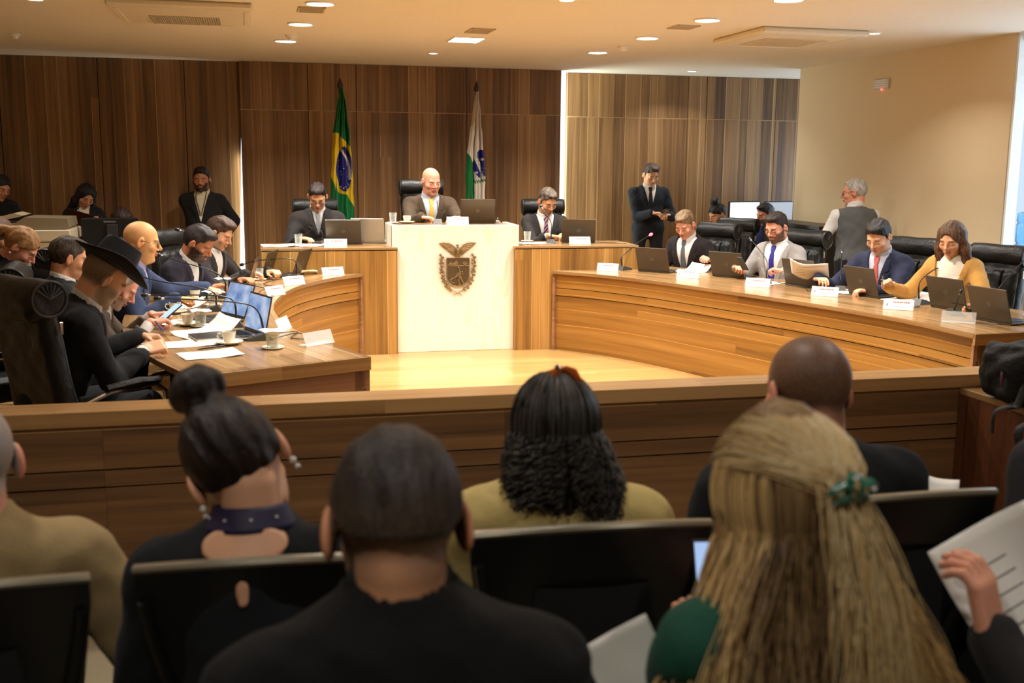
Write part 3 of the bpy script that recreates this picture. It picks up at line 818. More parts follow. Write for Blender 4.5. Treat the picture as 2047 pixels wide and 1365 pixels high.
for x, y, lab in ((.32, 10.28, 'round downlight nearest the wood wall, left row, beside the sensor'), (.40, 8.99, 'round downlight in the middle of the left row'),
                  (.484, 7.80, 'round downlight at the top edge, left row beside a small vent'), (3.335, 10.352, 'round downlight nearest the wood wall, right row'),
                  (3.362, 9.044, 'round downlight in the middle of the right row above the sensor'), (3.377, 7.80, 'round downlight in the right row beside a small square vent'),
                  (3.471, 6.70, 'round downlight cut by the top edge, nearest of the right row')):
    downlight(x, y, .095, EL, lab, GL)
for x, y in ((.5, 6.5), (3.5, 5.5), (.55, 5.3), (2.0, 5.9)): lamp_light(x, y, EL*.8, .19)
GS = 'small round spotlights in the ceiling'
for x, y, e, lab in ((1.789, 10.922, 22, 'small round spotlight over the president between the flags'), (5.038, 12.017, 12, 'small round spotlight close to the back right wood wall'),
                     (5.0, 8.14, 16, 'small round spotlight above the beige wall side'), (-1.42, 8.15, 14, 'small round spotlight cut by the top edge at far left'), (2.07, 7.12, 26, 'small round spotlight cut by the top edge in the middle')):
    downlight(x, y, .05, e, lab, GS)
lamp_light(-2.3, 10.6, 5, .2)
for x, y in ((-.9, 2.7), (.7, 2.9), (2.4, 2.7), (-.3, .7), (1.6, .5)): lamp_light(x, y, 8.5, .19)  # unseen lamps added above the audience to brighten it
t = empty('ceiling_panel_light', (1.885, 9.685, CEIL), 0, 'rectangular recessed ceiling panel light above the marble podium', 'ceiling light')
b = MB()
for sx in (-1, 1): b.box((sx*.14, 0, -.004), (.014, .39, .008))
for sy in (-1, 1): b.box((0, sy*.19, -.004), (.28, .014, .008))
b.build('frame', RINGM, t); MB().box((0, 0, -.002), (.262, .365, .004)).build('diffuser', LAMPE, t); lamp_light(1.885, 9.685, 30, .26, ry=.36, shape='RECTANGLE')
VENTM = plain('vent_grille_beige', lin(200, 180, 145), .6)
def vent(x, y, w, d, rz, lab):
    t = empty('ceiling_vent', (x, y, CEIL), rz, lab, 'air vent', 'small square vents in the ceiling')
    MB().box((0, 0, -.001), (w, d, .003)).build('backing', plain('vent_dark', lin(120, 105, 80), .8), t)
    b = MB()
    for k in range(9): b.box((0, -d/2+d*(k+.5)/9, -.006), (w-.01, .012, .004))
    for sx in (-1, 1): b.box((sx*w/2, 0, -.005), (.014, d+.014, .01)); b.box((0, sx*d/2, -.005), (w, .014, .01))
    b.build('grille', VENTM, t)
vent(1.866, 8.99, .19, .3, 0, 'square vent grille beside the rectangular panel light'); vent(.44, 8.13, .18, .25, 0, 'square vent grille between two downlights of the left row'); vent(3.37, 8.25, .18, .22, 0, 'square vent grille between two downlights of the right row')
def detector(x, y, lab):
    t = empty('smoke_detector', (x, y, CEIL), 0, lab, 'smoke detector')
    MB().lathe([(.052, 0), (.052, -.012), (.045, -.016), (.0001, -.016)][::-1], 20).build('base', RINGM, t, True)
    MB().lathe([(.0001, -.045), (.026, -.043), (.032, -.032), (.036, -.016)], 20).build('sensor_head', RINGM, t, True)
detector(-2.02, 10.5, 'round white smoke detector alone on the far left of the ceiling'); detector(.354, 9.82, 'white smoke detector beside the left row downlight nearest the wall'); detector(3.406, 9.797, 'white smoke detector between two downlights of the right row')
ACM = plain('air_conditioner_plastic', lin(226, 214, 188), .45); ACD = plain('air_conditioner_grille', lin(58, 46, 38), .7)
def aircon(x, y, w, d, rz, lab, gw, gd, gx, gy, dark):
    t = empty('air_conditioner', (x, y, CEIL), rz, lab, 'air conditioner', 'ceiling cassette air conditioners')
    b = MB(); b.box((0, 0, -.026), (w, d, .052), bev=.016); b.build('panel', ACM, t)
    b = MB(); b.box((gx, gy, -.052), (gw, gd, .004)); b.build('grille_backing', ACD if dark else plain('ac_grille_light', lin(196, 170, 120), .6), t)
    b = MB()
    n = 10
    for k in range(n+1): b.box((gx, gy-gd/2+gd*k/n, -.056), (gw, .003, .004))
    for k in range(31): b.box((gx-gw/2+gw*k/30, gy, -.056), (.0035, gd, .004))
    b.build('grille', ACM, t)
    b = MB()
    for s in (-1, 1): b.box((s*(w/2-.05), 0, -.053), (.035, d*.74, .008), bev=.003)
    for s in (-1, 1): b.box((0, s*(d/2-.035), -.053), (w*.72, .03, .008), bev=.003)
    b.build('air_flap', ACM, t)
aircon(-.46, 8.42, .98, .98, 0, 'white ceiling air conditioner with dark grille on the left', .5, .42, 0, .2, True)
aircon(4.42, 8.5, .95, .98, 0, 'cream ceiling air conditioner with light grille on the right', .55, .52, .0, .1, False)
t = empty('emergency_light', (6.095, 9.72, 2.52), 0, 'small emergency light unit with red lamp high on the beige wall', 'emergency light')
MB().box((0, 0, .03), (.03, .27, .1), bev=.008).build('housing', plain('emergency_housing', (.62, .58, .56), .4), t)
b = MB()
for k in range(4): b.box((-.018, 0, .0+.022*k), (.006, .2, .009))
b.build('led_strip', plain('emergency_led', (.9, .85, .8), .4), t)
MB().ball((-.014, -.02, -.026), .011).build('indicator_lamp', plain('red_indicator', (.9, .05, .05), emit=3, ecol=(1, .1, .08)), t)

# ---------------------------------------------------------------- lights at windows, added wash lamps in panel gaps
def area(x, y, z, sx, sy, e, col, to, spread=180):
    l = bpy.data.lights.new('daylight_stand_in', 'AREA'); l.shape = 'RECTANGLE'; l.size = sx; l.size_y = sy; l.energy = e; l.color = col; l.spread = RD(spread)
    o = bpy.data.objects.new('daylight_stand_in', l); COL.objects.link(o); o.location = (x, y, z)
    o.rotation_euler = (Vector(to)-Vector((x, y, z))).to_track_quat('-Z', 'Z').to_euler(); return o
area(3.56, 12.66, 1.45, 2.7, .1, 34, (.85, .95, .85), (6, 12.72, 1.45))  # added lamp inside the gap, washes the right panel like window light
area(-.09, 12.57, 1.0, 1.6, .05, 26, (.9, .97, .9), (-1.2, 12.575, 1.0))  # added lamp at the left gap, makes the pale wash on that panel
area(7.55, 12.0, 1.6, 1.2, 2.2, 30, (.7, .84, 1), (5.5, 12.2, 2.4))
area(6.75, 6.7, 1.5, 2.0, 2.3, 42, (.66, .82, 1), (4.5, 6.7, 1.4))
wd = bpy.data.worlds.new('world'); SC.world = wd; wd.use_nodes = True
bg = wd.node_tree.nodes['Background']; bg.inputs[0].default_value = (.7, .8, 1, 1); bg.inputs[1].default_value = .3

# ---------------------------------------------------------------- parapet and cabinet in front of the audience
def arcpts(P, n):
    """smooth curve through the points"""
    P = [Vector(p) for p in P]; out = []
    Q = [P[0]*2-P[1]]+P+[P[-1]*2-P[-2]]; m = len(P)-1
    for i in range(n+1):
        t = i/n*m; k = min(int(t), m-1); u = t-k; a, b_, c, d = Q[k:k+4]
        out.append(.5*((2*b_)+(c-a)*u+(2*a-5*b_+4*c-d)*u*u+(3*b_-a-3*c+d)*u**3))
    return out
t = empty('parapet', (0, 4.26, 0), 0, 'long low wooden parapet between the audience and the desks', 'parapet')
b = MB(); b.box((.25, .085, .3645), (6.9, .13, .729), grain='x')
MB().box((.2, .09, .76), (7.0, .18, .06), grain='x', bev=.002).build('rail', RAILW, t)
b = MB()
for (za, zb) in ((.0, .481), (.488, .551), (.558, .729)):
    for xa, xb in ((-3.3, -.6), (-.6, 1.0), (1.0, 3.7)): b.box(((xa+xb)/2, .02, (za+zb)/2), (xb-xa-.001, .02, zb-za), grain='x', off=(xa*.7, za*2))
b.build('front_boards', PARW, t); MB().box((.2, .08, .36), (6.98, .1, .72), grain='x').build('core', GROOVE, t)
t = empty('side_cabinet', (3.5, 3.405, 0), 0, 'dark wooden side cabinet under the black backpack', 'cabinet')
MB().box((0, -.05, .35), (.64, 1.8, .70), grain='z').build('body', wood('walnut_cabinet', lin(60, 34, 20), lin(88, 52, 32), lin(106, 66, 42), .12, .35, 0, 40), t)
MB().box((0, -.05, .716), (.64, 1.8, .03), grain='y', bev=.002).build('worktop', TOPW, t)

# ---------------------------------------------------------------- curved desks
def curved_desk(name, label, inner, depth, out_sign, endw):
    t = empty(name, (inner[0][0], inner[0][1], 0), 0, label, 'desk'); o = Vector((inner[0][0], inner[0][1], 0))
    N = 64; C = arcpts([(x, y, 0) for x, y in inner], N); s = [0]
    for i in range(N): s.append(s[-1]+(C[i+1]-C[i]).length)
    nrm = []
    for i in range(N+1):
        d = (C[min(i+1, N)]-C[max(i-1, 0)]).normalized(); nrm.append(Vector((-d.y, d.x, 0))*out_sign)
    def sweep(prof, closed=True):
        """prof (offset outward, z)"""
        P = []; uv = []; m = len(prof); acc = [0]
        for k in range(m): a, c = prof[k], prof[(k+1) % m]; acc.append(acc[-1]+hypot(a[0]-c[0], a[1]-c[1]))
        for i in range(N+1):
            for k in range(m+1):
                p = prof[k % m]; q = C[i]+nrm[i]*p[0]-o; P.append((q.x, q.y, p[1])); uv.append((s[i], acc[k]))
        b = MB(); b.grid(P, N+1, m+1, uv)
        for e in (0, N):
            vs = [P[e*(m+1)+k] for k in range(m)]; b.add(vs, [list(range(m)) if (e == 0) == (out_sign < 0) else list(range(m))[::-1]], [[(prof[k][0], prof[k][1]) for k in (range(m) if (e == 0) == (out_sign < 0) else range(m-1, -1, -1))]])
        return b
    lip = .035
    sweep([(0, .75), (0, .722), (.002, .72), (depth, .72), (depth, .75)]).build('worktop', TOPW, t)
    b = MB(); i0 = 0
    for za, zb, of in ((0, .513, .03), (.519, .584, .026), (.590, .72, .03)):
        x = sweep([(of, za), (of+.02, za), (of+.02, zb), (of, zb)]); b.v += x.v; n = len(b.v)-len(x.v); b.f += [[k+n for k in f] for f in x.f]; b.uv += [[(u+of*30, v+za) for u, v in q] for q in x.uv]; b.mi += x.mi
    b.build('front_boards', DESKW, t)
    sweep([(.05, .0), (.09, .0), (.09, .72), (.05, .72)]).build('front_core', GROOVE, t)
    # near end panel and edge band
    for e, nm in ((N, 'end_panel'), (0, 'far_end_panel')):
        d = (C[N]-C[N-1]).normalized() if e else (C[0]-C[1]).normalized(); n = nrm[e]; a = C[e]-o
        m = Matrix((n, d, Vector((0, 0, 1)))).transposed().to_4x4(); m.translation = a
        b = MB(); b.M = m; b.box((depth/2-.002, -.012, .345), (depth-.012, .024, .69), grain='x'); b.build(nm, ENDW, t)
        if e: b = MB(); b.M = m; b.box((depth/2, -.001, .715), (depth, .02, .07), grain='x', bev=.001); b.build('edge_band', RAILW, t)
    return t, C, nrm
LDESK = [(.93, 9.64), (.63, 9.3), (.34, 8.78), (.165, 8.1), (.105, 7.4), (.175, 6.63), (.336, 6.03), (.56, 5.47)]
RDESK = [(2.70, 9.62), (3.02, 9.25), (3.33, 8.70), (3.60, 8.02), (3.86, 7.32), (4.05, 6.69), (4.17, 6.14), (4.21, 5.54)]
ld, LC, LN = curved_desk('curved_desk', 'curved wooden desk with the hat wearer and bald man seated', LDESK, .95, -1, 0)
rd, RC, RN_ = curved_desk('curved_desk', 'curved wooden desk with the woman in mustard at its near end', RDESK, 1.12, 1, 0)
def wing(x0, x1, lab, side):
    t = empty('wing_desk', ((x0+x1)/2, 9.65, 0), 0, lab, 'desk'); w = x1-x0
    b = MB(); b.box((0, .015, .48), (w, .03, .96), grain='z', off=(x0, x0)); b.build('front_panel', WINGW, t)
    MB().box((0, .31, .965), (w+.01, .62, .03), grain='x', bev=.002).build('worktop', TOPW, t)
    for s in (-1, 1):
        MB().box((s*(w/2-.015), .32, .475), (.03, .58, .95), grain='z').build('side_panel', WALLW if s*side > 0 else plain('desk_end_dark', lin(70, 60, 48), .5), t)
wing(.045, 1.244, 'wooden wing desk on the left of the marble podium', 1); wing(2.346, 3.557, 'wooden wing desk on the right of the marble podium', -1)
# marble podium
mm, nt, pb = newmat('cream_marble')
tc = nd(nt, 'ShaderNodeTexCoord'); n1 = nd(nt, 'ShaderNodeTexNoise'); n1.inputs['Scale'].default_value = 1.6; n1.inputs['Detail'].default_value = 8; n1.inputs['Distortion'].default_value = 1.8
mp = nd(nt, 'ShaderNodeMapping'); mp.inputs['Rotation'].default_value = (0, .5, 0); mp.inputs['Scale'].default_value = (2.2, 1, .7); L(nt, tc.outputs['Object'], mp.inputs[0]); L(nt, mp.outputs[0], n1.inputs['Vector'])
L(nt, ramp(nt, n1.outputs[0], [(.35, lin(248, 240, 222)), (.55, lin(251, 245, 230)), (.62, lin(246, 234, 210)), (.7, lin(250, 243, 227))]), pb.inputs['Base Color']); pb.inputs['Roughness'].default_value = .22
t = PODIUM = empty('marble_podium', (1.8, 9.71, 0), 0, 'cream marble podium with bronze coat of arms', 'podium')
b = MB(); b.box((0, .03, .5875), (1.19, .06, 1.175), bev=.003)
for s in (-1, 1): b.box((s*.575, .27, .5875), (.04, .5, 1.175), bev=.003)
b.build('marble_cladding', mm, t); MB().box((0, .3, 1.15), (1.11, .46, .04), grain='x').build('worktop', TOPW, t)
# ------------------------------------------------------------------ coat of arms
BRZ = plain('aged_bronze', lin(150, 128, 92), .42, .75, noise=.45, nscale=60, bmp=.5, bscale=90)
BRD = plain('dark_bronze', lin(96, 80, 56), .55, .6, noise=.3, nscale=60, bmp=.3)
def emblem():
    t = empty('coat_of_arms', (.01, -.002, .775)); t.parent = PODIUM; t['label'] = 'bronze coat of arms with spread eagle, shield and wreath'
    S = .00052   # photo-crop units to metres
    def P(x, y): return ((x-755)*S*1.18, -(y-700)*S*1.18)   # x,z in metres
    M = Matrix(((1, 0, 0, 0), (0, 0, -1, 0), (0, 1, 0, 0), (0, 0, 0, 1)))   # xy -> xz, extrude towards -y
    def pr(b, pts, z0, z1):
        q = [P(*p) for p in pts]; A = sum(q[i][0]*q[(i+1) % len(q)][1]-q[(i+1) % len(q)][0]*q[i][1] for i in range(len(q)))
        if A < 0: q = q[::-1]
        b.prism(q, z0, z1, M)
    def tb(b, pts, r, y=.022, n=6): b.tube([(P(*p)[0], -y, P(*p)[1]) for p in pts], [r*1.0 if not isinstance(r, list) else r[i] for i in range(len(pts))] if isinstance(r, list) else r, n)
    # shield
    sh = [(588, 535), (930, 535), (930, 820)]+[(759+171*cos(a), 820+150*sin(a)) for a in [pi*k/12 for k in range(1, 12)]]+[(588, 820)]
    b = MB(); pr(b, sh, 0, .014); b.build('shield', BRD, t)
    b = MB(); tb(b, sh+[sh[0]], .0055, .014); tb(b, [(588, 655), (930, 655)], .0035, .014)
    pr(b, [(600, 645), (650, 590), (680, 620), (740, 570), (765, 640)], .012, .02)
    for k in range(9):
        a = pi*(k+.5)/9; tb(b, [(865-18*cos(a), 632-12*sin(a)), (865-44*cos(a), 632-50*sin(a))], .002, .018)
    b.ball((P(865, 640)[0], -.016, P(865, 640)[1]), .01)
    # reaper with scythe
    for pts, r in (([(770, 690), (790, 740)], .006), ([(790, 740), (775, 800), (790, 830)], .011), ([(765, 765), (830, 745), (832, 790)], .005), ([(765, 760), (720, 830)], .005),
                   ([(785, 830), (765, 880), (790, 940), (765, 948)], .007), ([(800, 820), (815, 880), (850, 925), (835, 945)], .007), ([(640, 865), (830, 770)], .003), ([(640, 865), (660, 905), (705, 925)], .004)):
        tb(b, pts, r, .018)
    b.ball((P(765, 682)[0], -.018, P(765, 682)[1]), .008)
    b.build('relief', BRZ, t, True)
    # eagle: body, head and wings with feathers
    b = MB(); b.ball((P(758, 430)[0], -.02, P(758, 430)[1]), (.018, .016, .04)); b.ball((P(748, 345)[0], -.026, P(748, 345)[1]), .013); tb(b, [(730, 345), (715, 352)], [.006, .001], .03)
    tb(b, [(750, 370), (756, 400)], .011, .022)
    pr(b, [(735, 470), (775, 470), (785, 520), (725, 520)], 0, .02)
    tb(b, [(735, 490), (725, 528)], .004, .02); tb(b, [(775, 490), (785, 528)], .004, .02)
    b.build('eagle_body', BRZ, t, True)
    for s in (-1, 1):
        b = MB(); X = lambda x: 755+s*(x-755)
        top = [(785, 400), (835, 345), (890, 315), (960, 308), (1040, 312)]
        bot = [(1040, 316), (990, 365), (930, 410), (870, 460), (830, 492), (775, 495)]
        pr(b, [(X(x), y) for x, y in top+bot], 0, .011)
        for k in range(11):
            f = k/10; a = (790+50*f, 400-45*f) if f < .5 else (815+60*(f-.5)*2, 378-58*(f-.5)*2); e = (800+240*f**.8, 492-178*f)
            tb(b, [(X(a[0]), a[1]), (X((a[0]+e[0])/2+8), (a[1]+e[1])/2+8), (X(e[0]), e[1])], [.004, .0055, .0025], .012)
        tb(b, [(X(x), y) for x, y in top], [.009, .009, .007, .006, .003], .012); b.build('wing', BRZ, t, True)
    # wreath
    for s in (-1, 1):
        b = MB(); path = [(1000, 490), (1003, 560), (1005, 640), (1002, 720), (990, 800), (965, 880), (925, 950), (870, 1005), (800, 1045), (740, 1075), (690, 1098)]
        pts = [(755+s*(x-755)*(1.0 if s > 0 else .99), y) for x, y in path]; tb(b, pts, [.003]*8+[.0035]*3, .01)
        for k in range(26):
            f = k/26*7.4; i = int(f); u = f-i; x = pts[i][0]*(1-u)+pts[i+1][0]*u; y = pts[i][1]*(1-u)+pts[i+1][1]*u; o = (k % 3-1)*20
            q = P(x+o, y+(k % 2)*10); b.ball((q[0], -.014-.003*(k % 2), q[1]), (.0105, .008, .017) if k % 2 else (.013, .01, .013), 8)
        b.build('branch', BRZ, t, True)
emblem()

def textmesh(name, txt, size, mat, par, M, ext=.0004):
    cu = bpy.data.curves.new(name, 'FONT'); cu.body = txt; cu.size = size; cu.extrude = ext; cu.align_x = 'CENTER'; cu.align_y = 'CENTER'; cu.resolution_u = 2
    o = bpy.data.objects.new(name, cu); COL.objects.link(o); me = bpy.data.meshes.new_from_object(o.evaluated_get(bpy.context.evaluated_depsgraph_get()))
    bpy.data.objects.remove(o); bpy.data.curves.remove(cu); me.transform(M); me.materials.clear(); return link_mesh(name, me, mat, par)
# ------------------------------------------------------------------ flags
def flag(name, label, x, y, ztop, zbot, outline, colf, poletop):
    t = empty('flag', (x, y, .2), 0, label, 'flag', 'flags standing behind the podium')
    dk = plain('dark_pole_wood', lin(52, 32, 22), .4)
    MB().lathe([(.13, 0), (.13, .02), (.05, .05), (.02, .07)], 20).build('base', dk, t, True)
    MB().tube([(0, 0, .04), (0, 0, poletop-.2-.16)], .014, 10).build('pole', dk, t, True)
    z = poletop-.2
    MB().lathe([(.012, z-.17), (.024, z-.15), (.012, z-.135), (.03, z-.11), (.034, z-.085), (.022, z-.05), (.006, z-.01), (.0001, z)], 14).build('finial', dk, t, True)
    nu, nv = 70, 330; P = []; Cc = []
    for i in range(nu):
        u = i/(nu-1)
        for j in range(nv):
            v = j/(nv-1); zz = ztop+(zbot-ztop)*v; xl, xr = outline(zz); px = xl+(xr-xl)*u
            w = (xr-xl); fold = .045*min(1, .25+2.2*v)*sin(u*15+2.2*v+.9*sin(v*5))+.02*sin(u*31+v*3); 
            P.append((px-x+.003*sin(v*40+u*9), -.06+fold*.8-.02*u, zz-.2)); Cc.append(colf(px, zz, u, v))
    b = MB(); b.grid(P, nu, nv); me = b.mesh('cloth', True, RD(60)); setcol(me, Cc)
    o = link_mesh('cloth', me, FLAGM, t); md = o.modifiers.new('thick', 'SOLIDIFY'); md.thickness = .002; return t
FLAGM = vcol('flag_cloth', .75, .1, 300, .2)
def interp(x, xs, ys): return float(np.interp(x, xs, ys))
G_, Y_, B_, W_ = lin(30, 112, 62), lin(222, 190, 40), lin(42, 42, 120), lin(214, 204, 190)
# brazilian flag; pixel rows of the photo are converted to metres in the flag's own plane: 175 px per metre
K = 1/173.
def bx(px): return .96+(px-681)*K
def bz(py): return 2.66-(py-158)*K*1.0
def o1(z):
    ys = [bz(v) for v in (450, 400, 340, 262, 200, 176)]
    return interp(z, ys, [bx(v) for v in (659, 658, 661, 666, 676, 681)]), interp(z, ys, [bx(v) for v in (704, 703, 701, 696, 689, 684)])
stars = [(675, 315), (676, 326), (679, 336), (680, 342), (676, 352), (684, 330), (690, 322), (692, 345), (679, 365), (684, 368), (689, 370), (693, 371), (696, 368), (687, 365), (692, 360), (697, 335)]
def c1(x, z, u, v):
    px = (x-.96)/K+681; py = 158+(2.66-z)/K
    # disc
    d = ((px-685)/15)**2+((py-331)/43)**2
    if d < 1 and py < 374 and px > 670:
        bc = 290+(px-678)**1.0*0; xb = np.interp(py, [292, 310, 330, 350], [678, 690, 695, 696])
        if 288 < py < 352 and abs(px-xb) < 2.6: return W_
        for sx, sy in stars:
            if (px-sx)**2+(py-sy)**2 < 1.2: return W_
        return B_
    top = np.interp(px, [660, 676, 683, 697], [262, 263, 273, 288]); bot = np.interp(px, [660, 668, 672, 677, 690, 704], [285, 352, 374, 378, 380, 405])
    if px < 669: bot = np.interp(px, [661, 669], [345, 372])
    if top < py < bot: return Y_
    return G_
fl = flag('flag', 'green flag with yellow diamond and starry blue disc', .96, 12.25, bz(176), bz(470), o1, c1, 2.66)
def px2(px): return 2.505+(px-955)*K
def pz2(py): return 2.665-(py-160)*K
def o2(z):
    ys = [pz2(v) for v in (450, 410, 340, 300, 230, 182)]
    return interp(z, ys, [px2(v) for v in (935, 934, 933, 936, 945, 952)]), interp(z, ys, [px2(v) for v in (971, 970, 970, 966, 960, 956)])
def c2(x, z, u, v):
    px = (x-2.505)/K+955; py = 160+(2.665-z)/K
    g = np.interp(py, [298, 318, 345, 380, 402, 412], [936, 944, 949, 950, 948, 946])
    if py > 298 and px < g: return G_
    d = ((px-962)/15)**2+((py-322)/28)**2
    if d < 1 and px > 948:
        xb = np.interp(py, [305, 350], [950, 966])
        if abs(px-xb) < 3.2: return W_
        for sx, sy, r in ((964, 313, 3.), (952.5, 339, 2.4), (969, 330, 1.2)):
            a = atan2(py-sy, px-sx); 
            if hypot(px-sx, py-sy) < r*(.55+.45*abs(cos(2.5*a))): return W_
        return B_
    if 350 < py < 361 and px > 949:
        cy = 358-.22*(px-949); k = (px-949) % 3.6
        if abs(py-cy) < .8 or (abs(py-cy) < 4 and abs(k-1.8-.4*(py-cy)) < .8): return G_
    return W_
fl2 = flag('flag', 'white and green flag with blue disc and leaf sprig', 2.505, 12.25, pz2(182), pz2(470), o2, c2, 2.665)
LET = plain('flag_lettering', lin(40, 100, 60), .7)
def letters(txt, pts, size, par, mat, y):
    for ch, (px, pz, a) in zip(txt, pts): textmesh('lettering', ch, size, mat, par, Matrix.Translation((px, y, pz)) @ Matrix.Rotation(pi/2, 4, 'X') @ Matrix.Rotation(a, 4, 'Z'))
letters('PARAN\u00c1', [(px2(951.5+k*2.55)-2.505, pz2(309+k*7.2)-.2, -1.15) for k in range(6)], .04, fl2, LET, -.135)

# ------------------------------------------------------------------ executive chair
LEATH = plain('black_leather', (.010, .010, .009), .42, spec=.3, noise=.3, nscale=18, bmp=.35, bscale=45)
PIPE = plain('leather_piping', (.03, .028, .024), .4)
def exec_chair():
    t = empty('executive_chair', (0, 0, 0), 0, 'black leather executive chair', 'chair')
    # seat faces +Y
    F = box_field((-.3, -.42, .36), (.3, .32, 1.3), .011)
    F.add(rbox((0, 0, .45), (.26, .26, .065), .05), .02); F.add(rbox((0, .02, .49), (.2, .2, .04), .035), .02)
    me = F.mesh('seat'); link_mesh('seat', me, LEATH, t)
    F = box_field((-.34, -.52, .4), (.34, -.05, 1.3), .0095)
    Mb = rot('x', .16); F.add(rbox((0, -.3, .78), (.25, .05, .36), .045, Mb), .01); F.add(rbox((0, -.265, .74), (.19, .045, .27), .04, Mb), .02)
    X, Y, Z = F.x[:, None, None], F.y[None, :, None], F.z[None, None, :]
    F.v = F.v+(.005*np.sin(X*42)*(np.abs(X) < .2)*(Z < 1.0)*(Y > -.28-.16*(Z-.78))).astype(np.float32)
    for x in (-.085, .085): F.add(rbox((x, -.235, .74), (.006, .03, .27), .005, Mb), .01, 's')
    F.v = F.v+wob(X, Y, Z, 30, .0025).astype(np.float32)
    link_mesh('backrest', F.mesh('backrest'), LEATH, t)
    F = box_field((-.34, -.56, 1.0), (.34, -.15, 1.32), .0085); F.add(rcone((-.235, -.345, 1.125), (.235, -.345, 1.125), .083, .083), .01); F.add(rbox((0, -.375, 1.08), (.24, .06, .07), .05), .03)
    X, Y, Z = F.x[:, None, None], F.y[None, :, None], F.z[None, None, :]
    F.v = np.maximum(F.v, np.abs(X)-.262); F.v = F.v+wob(X*.6, Y, Z, 34, .002, 2).astype(np.float32)
    hr = link_mesh('headrest', F.mesh('headrest'), LEATH, t)
    for s in (-1, 1):
        b = MB(); b.tube([(s*.262, -.345+.08*cos(a), 1.122+.08*sin(a)) for a in [2*pi*k/24 for k in range(24)]], .006, 6, closed=True)
        for k in range(7): a = pi*.15+k*.33; b.tube([(s*.268, -.345, 1.12), (s*.266, -.345+.07*cos(a), 1.122+.07*sin(a))], .003, 4)
        b.build('piping', PIPE, hr, True)
        MB().box((s*.262, -.30, .985), (.012, .02, .06), bev=.004).build('chrome_clip', CHROME, t)
        b = MB(); b.tube([(s*.27, .17, .42), (s*.3, .2, .5), (s*.3, .19, .62), (s*.3, .14, .665), (s*.3, -.1, .66), (s*.29, -.22, .62), (s*.27, -.25, .5)], .013, 8)
        a = b.build('armrest', CHROME, t, True)
        b = MB(); b.tube([(s*.3, .16, .68), (s*.3, .05, .69), (s*.3, -.12, .68)], [.022, .03, .024], 8, flat=.7); b.build('arm_pad', LEATH, a, True)
        b = MB(); b.tube([(s*.225, -.22+.02, .5), (s*.225, -.255, .75), (s*.22, -.29, 1.0)], .006, 5); b.build('back_piping', PIPE, t, True)
    MB().tube([(0, 0, .12), (0, 0, .4)], .03, 12).build('gas_column', CHROME, t, True)
    for k in range(5):
        a = 2*pi*k/5+.3; l = MB().tube([(0, 0, .13), (.17*cos(a), .17*sin(a), .11), (.3*cos(a), .3*sin(a), .085)], [.028, .022, .018], 8).build('leg', CHROME, t, True)
        MB().ball((.3*cos(a), .3*sin(a), .032), (.03, .03, .032), 10).build('caster', BLK, l, True)
    return t
EC = exec_chair()
_ecn = [0]
def chair(x, y, face, label, z=0, sc=1.0):
    o = place(EC, _ecn[0], (x, y, z), -RD(face), label, 'black leather executive chairs'); _ecn[0] += 1; o.scale = (sc*.85, sc, sc*.965); return o

